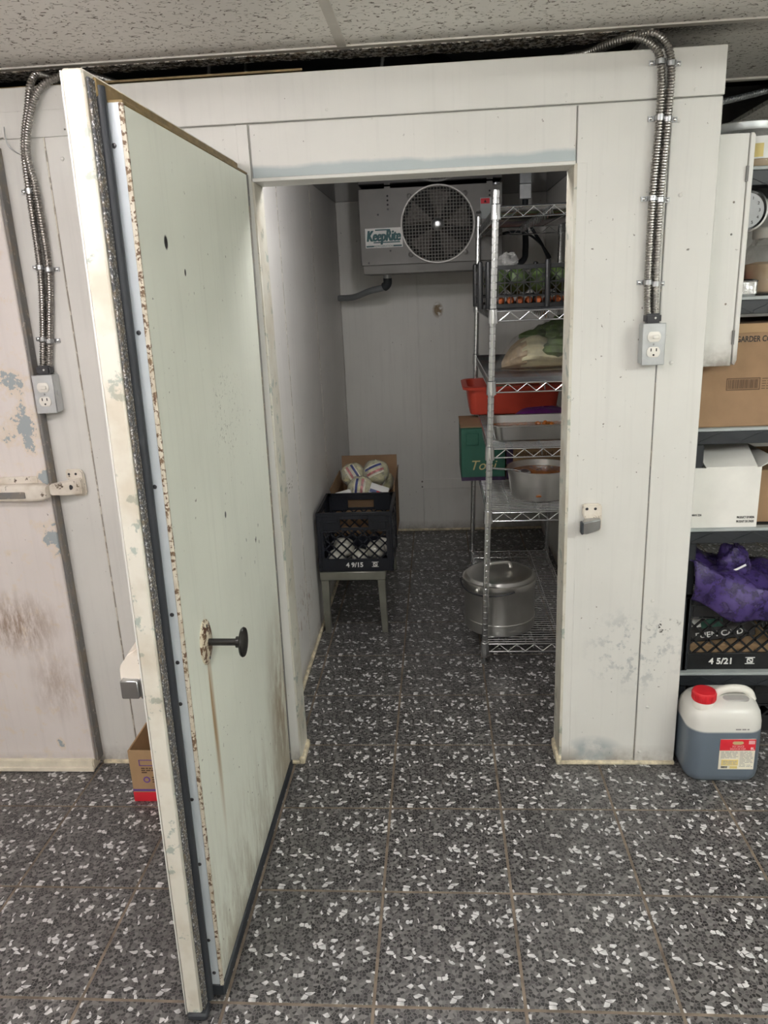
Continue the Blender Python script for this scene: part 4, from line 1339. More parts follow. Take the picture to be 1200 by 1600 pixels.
# ------------------------------------------------------------------ contents of the wire rack
# stock pot on the bottom shelf
pc = (0.412, 1.765)
pz = DECK[0]
sp = thing('stock_pot', 'large lidded stainless stock pot on the bottom shelf', 'pot', (pc[0], pc[1], pz))
R = 0.149
part('body', MB().lathe([(R - .008, 0), (R - .001, .006), (R, .012), (R, .046), (R + .0025, .048), (R + .0025, .052), (R, .054), (R, .186), (R + .003, .190), (R + .003, .214), (R + .006, .217), (R + .006, .220), (R - .002, .220), (R - .004, .015)], (*pc, pz), 56, cap1=False), 'steel', sp)
ld = part('lid', MB().lathe([(R + .002, .219), (R + .005, .222), (R - .002, .2245), (R - .008, .233), (R - .014, .2365), (R - .030, .239), (.075, .243), (.065, .2415), (.03, .2435), (.001, .2435)], (*pc, pz), 56), 'steel', sp)
part('lid_handle', MB().tube(spline([(pc[0] - .048, pc[1] - .01, pz + .247), (pc[0] - .045, pc[1] - .01, pz + .268), (pc[0] - .03, pc[1] - .005, pz + .276), (pc[0] + .03, pc[1] + .01, pz + .276), (pc[0] + .045, pc[1] + .012, pz + .268), (pc[0] + .048, pc[1] + .013, pz + .247)], .006), .008, 10), 'steel', ld)
bl = []
for k in range(33):
    a = math.pi * (0.98 + 0.62 * k / 32)
    bl.append((pc[0] + (R + .014) * math.cos(a + .0), pc[1] - (R + .012) * math.sin(a) * -1, pz + .205 - 0.02 * math.sin(math.pi * k / 32)))
part('bail_handle', MB().tube(bl, .0035, 8), 'darkmetal', sp, label='thin bail handle hanging at the rim')
for a in (math.pi * 1.28, math.pi * 0.28):
    part('lug', MB().ball((pc[0] + (R + .006) * math.cos(a), pc[1] + (R + .006) * math.sin(a), pz + .200), (.013, .010, .012), 10, 8), 'steel', sp)

# curry pot
qc = (0.580, 1.795)
qz = DECK[1]
cp_ = thing('curry_pot', 'wide dented aluminium pot of orange curry on the second shelf', 'pot', (*qc, qz))
part('body', MB().lathe([(.095, .0), (.112, .004), (.118, .014), (.133, .118), (.137, .120), (.137, .123), (.131, .123), (.115, .016), (.09, .006)], (*qc, qz), 48), 'alu', cp_)
part('curry', MB().lathe([(.1285, .098), (.08, .101), (.01, .102)], (*qc, qz), 32, cap0=True), 'curry', cp_, label='orange curry')
for sgn in (1,):
    part('handle', MB().tube(spline([(qc[0] + .132, qc[1] - .03, qz + .10), (qc[0] + .158, qc[1] - .03, qz + .102), (qc[0] + .158, qc[1] + .03, qz + .102), (qc[0] + .132, qc[1] + .03, qz + .10)], .008), .005, 8), 'alu', cp_)
part('rivet', MB().ball((qc[0] - .02, qc[1] - .122, qz + .028), (.012, .004, .004), 10, 6), 'curry', cp_, label='dried curry drip')
lp = spline([(0.352, 1.70, qz + .146), (0.40, 1.715, qz + .136), (0.452, 1.735, qz + .127), (0.50, 1.76, qz + .112)], .01)
la = thing('ladle', 'thin steel ladle leaning out of the curry pot', 'ladle', lp[-1])
part('handle', MB().tube(lp, .0042, 8), 'chrome', la)
part('bowl', MB().ball((0.512, 1.768, qz + .104), (.028, .028, .014), 14, 8), 'chrome', la)

# hotel pan
hp = thing('steel_pan', 'shallow rectangular steel pan with food on the third shelf', 'pan', (0.545, 1.80, DECK[2]))
cx, cy, z0 = 0.548, 1.795, DECK[2]
w, d = 0.350, 0.262
out = [(w - .05, d - .05, 0, .03), (w - .038, d - .038, .004, .034), (w - .022, d - .022, .058, .040), (w + .008, d + .008, .062, .046), (w + .008, d + .008, .065, .046), (w - .024, d - .024, .064, .040), (w - .042, d - .042, .008, .034)]
part('body', MB().loft([rr(a, b, r, 6, cx, cy, z0 + h) for a, b, h, r in out]), 'pansteel', hp)
part('food', MB().loft([rr(w - .034, d - .034, .034, 6, cx, cy, z0 + .034), rr(w - .06, d - .06, .03, 6, cx, cy, z0 + .037)]), 'curry', hp)
for k in range(7):
    part('food_piece', MB().ball((cx + .02 + .09 * random.random(), cy + .02 + .05 * random.random(), z0 + .042), (.009, .008, .006), 10, 6, .1, k), 'curry', hp)

# orange-red tub
tb = thing('plastic_tub', 'orange-red plastic bus tub at the back of the third shelf', 'tub', (0.52, 2.46, DECK[2]))
cx, cy = 0.522, 2.47
out = [(.39, .28, 0, .03), (.40, .29, .004, .035), (.432, .325, .118, .045), (.470, .362, .120, .055), (.474, .366, .132, .055), (.455, .345, .136, .05), (.424, .316, .134, .045), (.388, .278, .008, .03)]
part('body', MB().loft([rr(a, b, r, 6, cx, cy, DECK[2] + h) for a, b, h, r in out]), 'redtub', tb)
part('greens', MB().ball((cx, cy, DECK[2] + .085), (.17, .11, .03), 20, 8, .08, 4), 'leaf', tb)
single('purple_bag', MB().ball((0.625, 2.06, DECK[2] + .036), (.125, .085, .036), 22, 10, .06, 5), 'purpledark', 'dark purple film bag between the steel pan and the red tub', 'bag', (0.625, 2.06, DECK[2]))

# green carton and greenhouse carton
gb = carton('green carton with gold script sticking out of the second shelf', (0.268, 0.462, 2.065, 2.40, DECK[1], 0.885), 'card_green', closed=True)
part('script', text_mb('Topi', 0.062, 0.3, 0.0).xf(T(0.315, 2.0648, 0.700)), 'inkgold', gb, smooth=0, label='gold script lettering')
part('edge_print', MB().box(0.268, 0.463, 2.064, 2.40, DECK[1] - 0.0005, DECK[1] + .016), 'card_purple', gb)
part('flap', MB().box(0.290, 0.345, 2.060, 2.066, 0.812, 0.866), 'card_green', gb, 0.002)
part('top_flap', MB().box(0.266, 0.463, 2.10, 2.401, 0.884, 0.889), 'card', gb, label='bare brown top flap')
gr = carton('brown carton printed with black words beside the green carton', (0.468, 0.735, 2.07, 2.40, DECK[1], 0.800), 'card_light', closed=True)
part('corner_print', MB().box(0.4675, 0.497, 2.0688, 2.071, DECK[1] + .002, 0.798), 'card_purple', gr)
part('lettering', text_mb('GREENHOUSE / CULTIVÉ', 0.026, 0, 0.0005, width=0.165).xf(T(0.508, 2.0695, 0.755)), 'inkbrown', gr, smooth=0)
part('lettering', text_mb('EN SERRE', 0.020, 0, 0.0004, width=0.06).xf(T(0.56, 2.0695, 0.728)), 'inkbrown', gr, smooth=0)

# leafy greens in a clear bag on the fourth shelf
gz = DECK[3]
vg = thing('bagged_greens', 'clear plastic bag of pale-stalked leafy greens on the fourth shelf', 'vegetable bag', (0.62, 2.0, gz))
rnd = random.Random(5)


def bunch(xs, sc, twist, ridge):
    secs = []
    for x, ry, rz in xs:
        ring = []
        for k in range(36):
            a = 2 * math.pi * k / 36
            w = 1 + ridge * math.cos(9 * a + twist * x)
            ring.append((x, 2.0 + ry * sc * w * math.cos(a), gz + 0.004 + rz * sc * (1 + w * math.sin(a))))
        secs.append(ring)
    return MB().loft(secs)


part('root_end', bunch(((0.440, .012, .012), (0.455, .035, .026), (0.480, .070, .044), (0.510, .092, .056), (0.535, .098, .062)), 1.0, 20, .05), 'root', vg)
part('stalks', bunch(((0.515, .090, .056), (0.55, .104, .066), (0.585, .108, .068), (0.63, .110, .058), (0.70, .10, .05)), 1.0, 12, .07), 'stalk', vg)
for k in range(15):
    x = 0.585 + .135 * rnd.random()
    a = math.pi * (0.05 + 0.95 * k / 12)
    c = (x, 2.0 - .098 * math.cos(a), gz + .070 + (.040 + .50 * (x - .56)) * math.sin(a))
    ob = part('leaf', MB().ball(c, (.075, .036, .032), 16, 8, .13, k), 'leaf', vg)
part('leaf', MB().ball((0.71, 2.0, gz + .100), (.065, .105, .088), 18, 10, .09, 20), 'leaf', vg)
part('bag', MB().loft([[(x, 2.0 + ry * math.cos(a) * (1 + .05 * math.sin(5 * a + x * 40)), gz + max(0.001, rz + rz * math.sin(a) * (1 + .05 * math.sin(4 * a + x * 30)))) for a in [2 * math.pi * k / 24 for k in range(24)]]
                       for x, ry, rz in ((0.415, .012, .010), (0.445, .05, .035), (0.49, .105, .062), (0.55, .135, .078), (0.62, .145, .096), (0.70, .145, .110), (0.765, .13, .112), (0.778, .06, .06))]), 'bagfilm', vg, label='clear wrinkled plastic film')

# black produce crate on the fifth shelf
kx0, kx1, ky0, ky1, kz0, kh = 0.336, 0.792, 1.70, 2.06, DECK[4], 0.160
pcx, pcy = (kx0 + kx1) / 2, (ky0 + ky1) / 2
pk = thing('produce_crate', 'black open-lattice produce crate of carrots and greens on the fifth shelf', 'crate', (pcx, pcy, kz0))
part('base', MB().box(kx0 + .004, kx1 - .004, ky0 + .004, ky1 - .004, kz0, kz0 + .006), 'blackpl', pk)
for i, (L, mt) in enumerate(side_mats(pcx, pcy, kx1 - kx0, ky1 - ky0)):
    m = MB()
    th = 0.009
    for a, b in ((0, .016), (.040, .046), (.088, .094), (.138, .154)):
        m.box(0, L, 0, th, a, b)
    wpart = part('side_wall', m.xf(T(0, 0, kz0) @ mt), 'blackpl', pk, 0.001)
    m = MB()
    x = 0.02
    cell = 0.0235
    while x < L - 0.02:
        m.box(x - .0016, x + .0016, .001, th - .001, .016, .138)
        x += cell
    x = 0.02
    while x + 2 * cell < L - 0.015:
        for za, zb in ((.046, .138),):
            m.bar2((x, za), (x + 2 * cell, (za + zb) / 2), .0035, .002, th - .002).bar2((x + 2 * cell, za), (x, (za + zb) / 2), .0035, .002, th - .002)
            m.bar2((x, (za + zb) / 2), (x + 2 * cell, zb), .0035, .002, th - .002).bar2((x + 2 * cell, (za + zb) / 2), (x, zb), .0035, .002, th - .002)
        x += 2 * cell
    part('lattice', m.xf(T(0, 0, kz0) @ mt), 'blackpl', wpart, kind='stuff')
for x, y in ((kx0, ky0), (kx1, ky0), (kx0, ky1), (kx1, ky1), (pcx + .02, ky0), (pcx + .02, ky1), (kx0 + .03, ky0 - .002)):
    part('corner_post', MB().lathe([(.011, 0), (.011, .162), (.009, .168), (.004, .171)], (x, y, kz0), 14), 'blackpl', pk)
for k in range(11):
    x = kx0 + 0.042 + 0.036 * k
    r = 0.0165
    y = ky0 + .03 + r
    single('carrot', MB().tube([(x, y - .010 + .004 * (k % 3), kz0 + .007 + r), (x + .01, y + .09, kz0 + .007 + r), (x + .012, y + .165, kz0 + .012 + r * .6), (x + .013, y + .19, kz0 + .02)], [r * .55, r * .95, r * .6, .002], 10), 'carrot',
           'orange carrot on the floor of the black produce crate', 'carrot', (x, y, kz0 + .007), 'carrots in the produce crate')
for k in range(5):
    x = kx0 + 0.07 + 0.082 * k
    single('green_head', MB().ball((x, ky0 + .11 + .05 * (k % 2), kz0 + .098), (.048, .055, .048), 18, 10, .10, 30 + k), 'leaf',
           ['leftmost', 'second from left', 'middle', 'second from right', 'rightmost'][k] + ' leafy green head on the carrots in the produce crate', 'vegetable', (x, ky0 + .11, kz0 + .05), 'greens in the produce crate')
single('crumpled_bag', MB().ball((0.455, 1.93, kz0 + .165), (.045, .045, .038), 18, 12, .16, 8), 'film', 'crumpled clear plastic bag on top of the produce crate', 'bag', (0.455, 1.93, kz0 + .13))

# ------------------------------------------------------------------ storage rack to the right of the cooler
RX0, RX1, RY0, RY1 = 0.930, 1.85, 1.000, 1.45
RL = (0.262, 0.753, 1.064, 1.436, 1.773)
rk2 = thing('storage_rack', 'charcoal plastic storage rack right of the cooler with grey shelf edges', 'rack', ((RX0 + RX1) / 2, (RY0 + RY1) / 2, 0))
for x in (RX0 + .016, RX1 - .016):
    for y in (RY0 + .03, RY1 - .02):
        part('post', MB().box(x - .016, x + .016, y - .014, y + .014, 0, 1.80), 'shelfpl', rk2, 0.004)
for z in RL:
    s = part('shelf', MB().box(RX0, RX1, RY0 + .004, RY1, z - .016, z - .004), 'shelfpl', rk2)
    e = MB().box(RX0, RX1, RY0, RY0 + .006, z - .048, z - .010)
    part('shelf_beam', e, 'shelfpl', s, 0.0015)
    part('shelf_lip', MB().box(RX0, RX1, RY0 - .002, RY0 + .030, z - .010, z), 'shelfgrey', s, 0.002, label='light grey shelf lip')
    tz = MB()
    x = RX0 + 0.01
    k = 0
    while x < RX1 - 0.1:
        a, b = ((x, z - .042), (x + .06, z - .016)) if k % 2 == 0 else ((x, z - .016), (x + .06, z - .042))
        tz.bar2(a, b, .006, RY0 - .003, RY0 + .001)
        x += .06
        k += 1
    part('truss', tz, 'shelfpl', s)
    part('back_beam', MB().box(RX0, RX1, RY1 - .006, RY1, z - .048, z - .004), 'shelfpl', s)

# white panel box on the cooler's side wall
pn = thing('electrical_panel', 'tall narrow white metal panel box on the cooler side wall', 'panel', (0.95, 0.955, 1.25))
part('case', MB().box(0.8985, 0.987, 0.935, 0.988, 1.252, 1.846), 'wall', pn, 0.0015)
dr = part('door', MB().prism([(0.9885, 1.258), (0.9885, 1.846), (0.9965, 1.846), (1.001, 1.838), (1.001, 1.268), (0.9955, 1.254)], 0.931, 0.990), 'wall', pn, 0.0012)
for z in (1.748, 1.330):
    part('hinge', MB().box(0.9835, 0.9895, 0.929, 0.936, z - .019, z + .019), 'gasket_grey', dr, label='dark grey panel hinge')
for z in (1.60, 1.68, 1.42):
    part('screw', MB().lathe([(0.003, 0), (0.002, 0.0012)], (0.96, 0.935, z), 8, '-y'), 'gasket_grey', pn)

# top shelf
jz = RL[4]
jt = thing('food_tub', 'clear jar with yellow and white label on the top rack shelf', 'jar', (1.055, 1.10, jz))
part('body', MB().lathe([(.048, .0), (.052, .004), (.053, .085), (.049, .098)], (1.062, 1.08, jz + .0005), 28), 'glass', jt)
part('contents', MB().lathe([(.047, .0), (.049, .004), (.049, .07), (.001, .072)], (1.062, 1.08, jz + .003), 24), 'powder', jt)
part('label', MB().lathe([(.0535, .022), (.0535, .078)], (1.062, 1.08, jz), 28, cap0=False, cap1=False), 'inkwhite', jt)
lab = MB()
for a in range(8):
    pass
ys_ = [(1.062 + .0542 * math.cos(t), 1.08 + .0542 * math.sin(t)) for t in [math.radians(225 + 6 * k) for k in range(8)]]
lab.add([(x, y, jz + h) for x, y in ys_ for h in (.026, .060)], [(2 * i, 2 * i + 2, 2 * i + 3, 2 * i + 1) for i in range(7)])
part('label_print', lab, 'yellowprint', jt)
dl = thing('tub_lid', 'clear plastic lid tub with wide rim on the top rack shelf', 'container', (1.10, 1.24, jz))
part('body', MB().lathe([(.085, .0), (.10, .004), (.105, .115)], (1.075, 1.24, jz + .0005), 32, cap1=False), 'glass', dl)
part('lid', MB().lathe([(.110, .112), (.112, .118), (.112, .132), (.104, .136), (.095, .132), (.001, .131)], (1.075, 1.24, jz), 32), 'galv', dl, label='shiny lid with wide rim')
single('cutting_board', MB().box(0.945, 1.06, 1.34, 1.37, jz, jz + .12), 'galv', 'grey flat tray standing at the back of the top rack shelf', 'tray', (1.0, 1.35, jz), bevel=0.003)

# dial scale hanging under the top shelf
ds = thing('dial_scale', 'round dial scale with chrome rim under the top rack shelf', 'scale', (1.05, 1.10, jz - .05))
dc = (1.046, 1.075, 1.667)
part('case', MB().lathe([(.054, -.03), (.058, -.026), (.058, .0)], dc, 36, '-y'), 'chrome_dull', ds)
part('rim', MB().lathe([(.058, 0), (.0575, .006), (.052, .008), (.047, .003)], dc, 36, '-y', False, False), 'chrome', ds)
fcx = part('dial', MB().lathe([(.049, .0), (.049, .0022)], dc, 36, '-y'), 'dialgrey', ds)
for k in range(12):
    a = math.pi / 2 - 2 * math.pi * k / 12
    s = str((k or 12))
    mbt = text_mb(s, .012)
    part('numeral', mbt.xf(T(dc[0] + .037 * math.cos(a) - .004, dc[1] - .0028, dc[2] + .037 * math.sin(a) - .004)), 'ink', fcx, smooth=0)
part('needle', MB().bar2((dc[0], dc[2]), (dc[0] - .03, dc[2] + .01), .002, dc[1] - .0034, dc[1] - .0026), 'redprint', ds)
part('hook', MB().tube(spline([(dc[0], dc[1] + .012, dc[2] + .055), (dc[0], dc[1] + .012, jz - .008)], .01), .003, 8), 'chrome', ds)

# second shelf from top
gz2 = RL[3]
gj = thing('glass_jar', 'large glass jar of tan powder with white cap on the rack', 'jar', (1.155, 1.12, gz2))
part('glass', MB().lathe([(.075, 0), (.083, .006), (.085, .10), (.080, .128), (.060, .152), (.058, .165)], (1.160, 1.13, gz2 + .0005), 36, cap1=False), 'glass', gj)
part('powder', MB().lathe([(.070, .004), (.079, .010), (.081, .085), (.05, .092), (.001, .088)], (1.160, 1.13, gz2), 30), 'powder', gj)
part('wrap', MB().lathe([(.070, .138), (.064, .150), (.064, .158), (.001, .160)], (1.160, 1.13, gz2), 30), 'film', gj)
part('cap', MB().lathe([(.066, .156), (.067, .162), (.067, .182), (.062, .186), (.001, .186)], (1.160, 1.13, gz2), 30), 'whitepl', gj)
ft = thing('foil_tray', 'crumpled foil packet at the front edge of the rack shelf', 'foil packet', (1.04, 1.05, gz2))
part('packet', MB().loft([rr(.10 * a, .07 * a, .012, 4, 1.030, 1.06, gz2 + h) for a, h in ((.96, .0005), (1, .006), (1.0, .038), (1.04, .042), (.9, .046))]), 'foil', ft, smooth=0)
sb = thing('spice_bottle', 'small bottle with orange top and red label beside the glass jar', 'bottle', (1.052, 1.14, gz2))
part('body', MB().lathe([(.016, 0), (.018, .003), (.018, .085), (.015, .09)], (1.052, 1.125, gz2 + .0005), 20), 'whitepl', sb)
part('label', MB().lathe([(.0186, .04), (.0186, .066)], (1.052, 1.125, gz2), 20, cap0=False, cap1=False), 'redprint', sb)
part('cap', MB().lathe([(.017, .09), (.017, .108), (.012, .111)], (1.052, 1.125, gz2), 20), 'carrot', sb)

# brown carton with print on the middle shelf
bz3 = RL[2]
bc = carton('big brown carton with black print on the middle rack shelf', (0.925 + .004, 1.42, 1.012, 1.36, bz3, bz3 + .296), 'card', closed=True)
fy = 1.0115
part('lettering', text_mb('GARDER CONGELÉ', 0.023, 0, 0.0004, width=0.150).xf(T(1.026, fy, bz3 + .246)), 'ink', bc, smooth=0, label='black storage instruction print')
m = MB().box(1.008, 1.103, fy - .0006, fy, bz3 + .108, bz3 + .1105).box(1.008, 1.103, fy - .0006, fy, bz3 + .141, bz3 + .1435).box(1.008, 1.010, fy - .0006, fy, bz3 + .11, bz3 + .142).box(1.101, 1.103, fy - .0006, fy, bz3 + .11, bz3 + .142)
rnd = random.Random(11)
x = 1.013
while x < 1.098:
    w_ = rnd.choice((.0012, .002, .0032))
    m.box(x, x + w_, fy - .0006, fy, bz3 + .113, bz3 + .139)
    x += w_ + rnd.choice((.0015, .0025))
part('barcode', m, 'inkbrown', bc, smooth=0)
part('small_print', ruled_lines(1.108, 1.20, bz3 + .108, bz3 + .144, 5, fy, 2), 'inkbrown', bc, smooth=0)
part('lid_flap', MB().box(0.931, 1.418, 1.008, 1.013, bz3 + .272, bz3 + .297), 'card_light', bc)

# white carton, open, below it
wz = RL[1]
wc_ = carton('open white carton with a bent lid flap on the rack', (0.929, 1.132, 1.010, 1.33, wz, wz + .188), 'card_white', (('back', .10, 30), ('right', .05, 62)))
part('lid_flap', MB().loft([[(x, 1.012, wz + .187), (x, 1.10, wz + .210 + .012 * k), (x, 1.22, wz + .212 + .022 * k), (x, 1.22, wz + .216 + .022 * k), (x, 1.10, wz + .214 + .012 * k), (x, 1.012, wz + .190)] for k, x in enumerate((0.97, 1.05, 1.12))]), 'card_white', wc_)
part('lettering', text_mb('PRODUCT OF INDIA', 0.010, 0, 0.0002, width=.052).xf(T(1.072, 1.0095, wz + .028)), 'ink', wc_, smooth=0)
part('lettering', text_mb('PRODUIT DE L\'INDE', 0.010, 0, 0.0002, width=.052).xf(T(1.071, 1.0095, wz + .015)), 'ink', wc_, smooth=0)
part('lettering', text_mb('MAN 226', 0.009, 0, 0.0002, width=.030).xf(T(0.936, 1.0095, wz + .038)), 'ink', wc_, smooth=0)
carton('brown carton behind and right of the white carton', (1.145, 1.45, 1.06, 1.40, wz, wz + .165), 'card')

# milk crate 45/21 with packets and a purple mesh bag
cz = RL[0]
milk_crate('black milk crate numbered 45/21 on the lowest rack shelf', (1.108, 1.185, cz + .001), 0.330, 0.330, 0.268, 'blackpl', '4 5/21', 2, code_x=0.26)
pkx = thing('printed_packet', 'black white and green printed packet inside the 45/21 crate', 'packet', (1.10, 1.07, cz + .011), (-0.2, -0.12, 0))
part('packet', MB().box(0.985, 1.20, 1.05, 1.085, cz + .085, cz + .20), 'ink', pkx, 0.004)
part('lettering', text_mb('FUEN CA D', 0.026, 0, 0.0004, width=.15).xf(T(1.01, 1.0485, cz + .098)), 'inkwhite', pkx, smooth=0)
part('print', MB().box(0.99, 1.05, 1.0485, 1.05, cz + .135, cz + .185).box(1.10, 1.18, 1.0485, 1.05, cz + .165, cz + .198), 'inkwhite', pkx)
part('print', MB().box(1.03, 1.10, 1.0475, 1.0488, cz + .130, cz + .158), 'card_green', pkx)
carton('flat tan carton on the floor of the 45/21 crate', (0.965, 1.255, 1.048, 1.33, cz + .0125, cz + .075), 'card_light', closed=True)
cup = thing('paper_cup', 'white packet with a curved print near the top of the 45/21 crate', 'packet', (1.085, 1.06, cz + .2), (0.5, 0.25, 0.1))
part('body', MB().box(1.045, 1.125, 1.05, 1.085, cz + .190, cz + .232), 'inkwhite', cup, 0.005, 2)
part('print', MB().box(1.085, 1.092, 1.0485, 1.05, cz + .191, cz + .230), 'ink', cup)


def sheet(fn, nu, nv):
    vs, fs = [], []
    for i in range(nu + 1):
        for j in range(nv + 1):
            vs.append(fn(i / nu, j / nv))
    for i in range(nu):
        for j in range(nv):
            a = i * (nv + 1) + j
            fs.append((a, a + nv + 1, a + nv + 2, a + 1))
    return vs, fs


def drape(u, v):
    # u across x, v from the back top over the front rim to the hanging hem
    x = 0.945 + 0.36 * u
    top = cz + .405 * (1 - u) ** 2.2 + cz * 0 + .285 * (1 - (1 - u) ** 2.2)
    hem = cz + .205 + .06 * (1 - u) ** 2 - .035 * math.sin(math.pi * min(1, u * 1.05))
    if v < 0.45:
        k = v / 0.45
        y = 1.25 - 0.255 * k
        z = top + .012 * math.sin(9 * u + 5 * k) + .010 * math.sin(17 * u - 7 * k) - .006 * k
    else:
        k = (v - .45) / .55
        y = 0.995 - .016 * math.sin(math.pi * k) - .006
        z = (top - .006) * (1 - k) + hem * k + .005 * math.sin(13 * u)
    y += .010 * math.sin(14 * u + 6 * v)
    return (x, min(y, 1.26) - (.008 if v > .4 else 0), z)


pm = thing('mesh_bag', 'purple mesh produce bag draped over the 45/21 crate', 'bag', (1.12, 1.12, cz + .28))
vs, fs = sheet(drape, 40, 26)
o = part('netting', MB().add(vs, fs), 'net', pm, smooth=60)
sd = o.modifiers.new('thickness', 'SOLIDIFY')
sd.thickness = 0.0025
part('bunched_top', MB().ball((1.105, 1.10, cz + .345), (.048, .05, .055), 22, 14, .16, 12), 'net', pm, label='bunched neck of the mesh bag')
part('bunched_top', MB().tube(spline([(1.06, 1.06, cz + .325), (1.09, 1.045, cz + .335), (1.13, 1.05, cz + .352)], .006), .0035, 6), 'inkwhite', pm, label='white tie string')
single('onion_bag', MB().ball((0.995, 1.30, cz + .395), (.055, .06, .07), 22, 14, .10, 13).ball((1.00, 1.30, cz + .33), (.05, .06, .05), 14, 8), 'orangebag', 'orange mesh bag behind the purple bag on the rack', 'bag', (0.995, 1.30, cz + .28))
milk_crate('black milk crate on the floor under the storage rack', (1.145, 1.24, 0.0), 0.33, 0.33, 0.185, 'blackpl', None, 0)

# ------------------------------------------------------------------ jug on the floor
jx, jy, jw, jd = 1.018, 0.872, 0.224, 0.176
jg = thing('plastic_jug', 'translucent white jug half full of dark liquid with red cap', 'jug', (jx, jy, 0))
secs = []
for z, iw, idp, r in ((0.0, .040, .040, .03), (.004, .022, .022, .04), (.014, .006, .006, .05), (.03, 0, 0, .052), (.13, 0, 0, .052), (.20, .002, .002, .052), (.225, .008, .010, .055), (.243, .022, .026, .06), (.254, .044, .05, .06), (.260, .075, .08, .045), (.262, .12, .12, .02)):
    secs.append(rr(jw - iw, jd - idp, r, 7, jx, jy, z))
body = part('body', MB().loft(secs), 'jug', jg, smooth=50)
part('neck', MB().lathe([(.034, .235), (.033, .262), (.030, .270)], (jx - .062, jy - .035, 0), 24), 'whitepl', jg)
cpm = MB().lathe([(.0335, .262), (.0345, .265), (.0345, .287), (.032, .292), (.020, .2935), (.001, .2925)], (jx - .062, jy - .035, 0), 30)
cap = part('cap', cpm, 'red', jg, label='red ribbed screw cap')
for k in range(30):
    a = 2 * math.pi * k / 30
    part('rib', MB().box(-.001, .001, -.0006, .001, .266, .286).xf(T(jx - .062 + .0347 * math.cos(a), jy - .035 + .0347 * math.sin(a), 0) @ RZ(a)), 'red', cap)
part('handle', MB().tube(spline([(jx - .030, jy - .012, .252), (jx - .012, jy - .010, .272), (jx + .015, jy - .008, .281), (jx + .055, jy - .006, .280), (jx + .082, jy - .004, .268), (jx + .096, jy - .002, .240)], .006), .0125, 12), 'whitepl', jg, label='moulded carry handle')
part('handle_recess', MB().loft([rr(.075, .030, .014, 5, jx + .035, jy - .030, .2560), rr(.078, .034, .016, 5, jx + .035, jy - .030, .2635)]), 'inkgrey', jg, 0.002)
# paper label
lx, lzb, ly = jx - .022, .052, jy - jd / 2 - .0004
lw, lh = .104, .104
lb_ = part('label', MB().box(lx, lx + lw, ly - .001, ly + .002, lzb, lzb + lh), 'creamprint', jg, label='printed red and cream paper label')
part('print', MB().box(lx, lx + lw, ly - .0016, ly - .0009, lzb + .066, lzb + lh), 'redprint', lb_)
part('print', MB().prism([(lx + .036, lzb + .094), (lx + .040, lzb + .0975), (lx + .064, lzb + .0975), (lx + .068, lzb + .094), (lx + .068, lzb + .090), (lx + .060, lzb + .0865), (lx + .042, lzb + .0865), (lx + .036, lzb + .090)], ly - .0022, ly - .0015), 'inkgold', lb_)
part('print', MB().box(lx + .083, lx + .101, ly - .0022, ly - .0015, lzb + .088, lzb + .100), 'pinkprint', lb_)
part('print', MB().box(lx + .008, lx + .057, ly - .0022, ly - .0009, lzb + .014, lzb + .034), 'yellowprint', lb_)
part('lettering', text_mb('SOY SAUCE', .009, 0, 0, width=.034).xf(T(lx + .036, ly - .0018, lzb + .0775)), 'pinkprint', lb_, smooth=0)
part('lettering', text_mb('SAUCE DE SOJA', .009, 0, 0, width=.046).xf(T(lx + .030, ly - .0018, lzb + .069)), 'pinkprint', lb_, smooth=0)
part('lettering', text_mb('8L', .012).xf(T(lx + .090, ly - .0018, lzb + .069)), 'inkwhite', lb_, smooth=0)
part('small_print', ruled_lines(lx + .005, lx + .056, lzb + .038, lzb + .063, 6, ly - .001, 3, .0016), 'inkgrey', lb_, smooth=0)
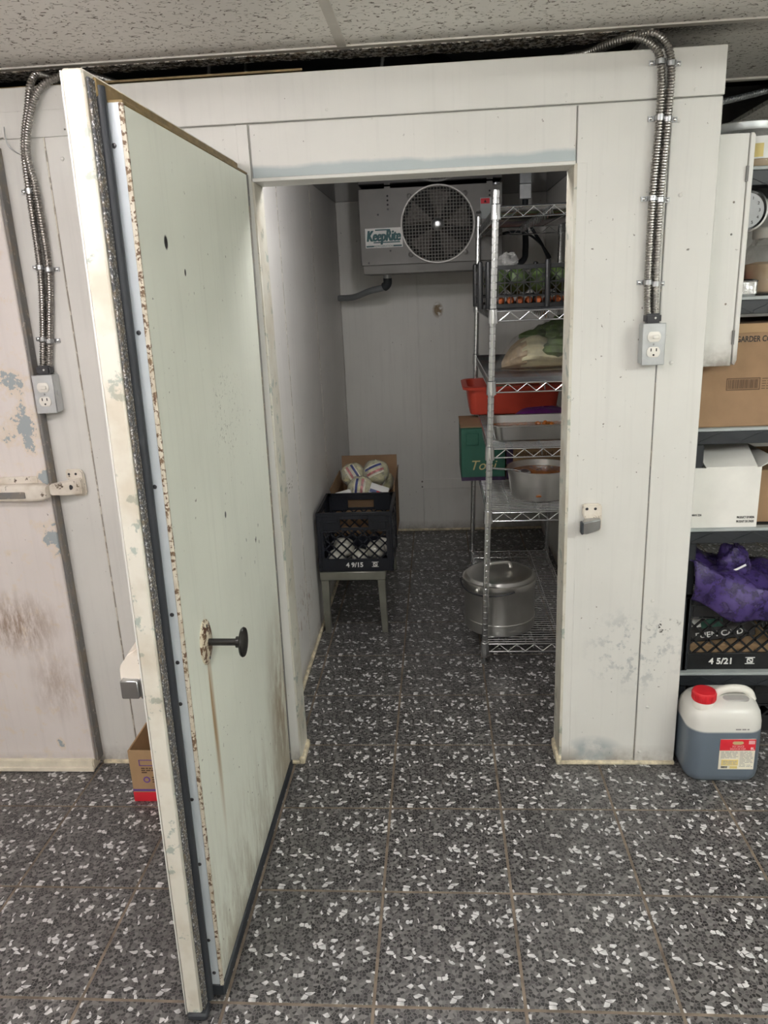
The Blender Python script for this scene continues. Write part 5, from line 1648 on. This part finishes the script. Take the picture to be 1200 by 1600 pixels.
part('small_print', ruled_lines(lx + .061, lx + .100, lzb + .008, lzb + .063, 12, ly - .001, 4, .0016), 'inkgrey', lb_, smooth=0)
part('small_print', ruled_lines(lx + .012, lx + .053, lzb + .017, lzb + .032, 4, ly - .0022, 5, .0014), 'inkgrey', lb_, smooth=0)
m = MB()
x = lx + .008
rnd = random.Random(4)
while x < lx + .027:
    w_ = rnd.choice((.0006, .001, .0016))
    m.box(x, x + w_, ly - .0016, ly - .0009, lzb + .004, lzb + .011)
    x += w_ + .0009
part('barcode', m, 'ink', lb_, smooth=0)
part('print', MB().box(lx + .034, lx + .056, ly - .0016, ly - .0009, lzb + .003, lzb + .011), 'yellowprint', lb_)
part('ink_stamp', ruled_lines(jx + .020, jx + .062, .186, .192, 1, jy - jd / 2 - .0002, 6, .005), 'inkgrey', jg, smooth=0)

# ------------------------------------------------------------------ carton on the floor behind the open door
fb = carton('small open brown carton with red base stripe on the floor behind the open door', (-0.800, -0.520, 0.685, 0.868, 0.0, 0.180), 'card_light', (('right', .06, 25),), loc=(-0.80, 0.685, 0))
fyb = 0.685
part('print', MB().box(-0.8005, -0.520, fyb - .0008, fyb, 0.0005, 0.033), 'redprint', fb)
part('print', MB().box(-0.8005, -0.520, fyb - .0008, fyb, 0.037, 0.044), 'purpleprint', fb)
part('print', MB().box(-0.770, -0.640, fyb - .0006, fyb, 0.146, 0.1485).box(-0.770, -0.767, fyb - .0006, fyb, .128, .148).box(-0.770, -0.640, fyb - .0006, fyb, 0.127, 0.1295), 'purpleprint', fb)
part('small_print', ruled_lines(-0.765, -0.64, .100, .122, 3, fyb, 9, .004), 'inkbrown', fb, smooth=0)
part('print', MB().lathe([(.011, 0), (.011, .0007)], (-0.752, fyb, 0.078), 20, '-y'), 'purpleprint', fb)
part('print', MB().lathe([(.0065, .0), (.0065, .0010)], (-0.752, fyb, 0.078), 16, '-y'), 'card_light', fb)
part('small_print', ruled_lines(-0.735, -0.64, .066, .090, 3, fyb, 10, .004), 'inkbrown', fb, smooth=0)
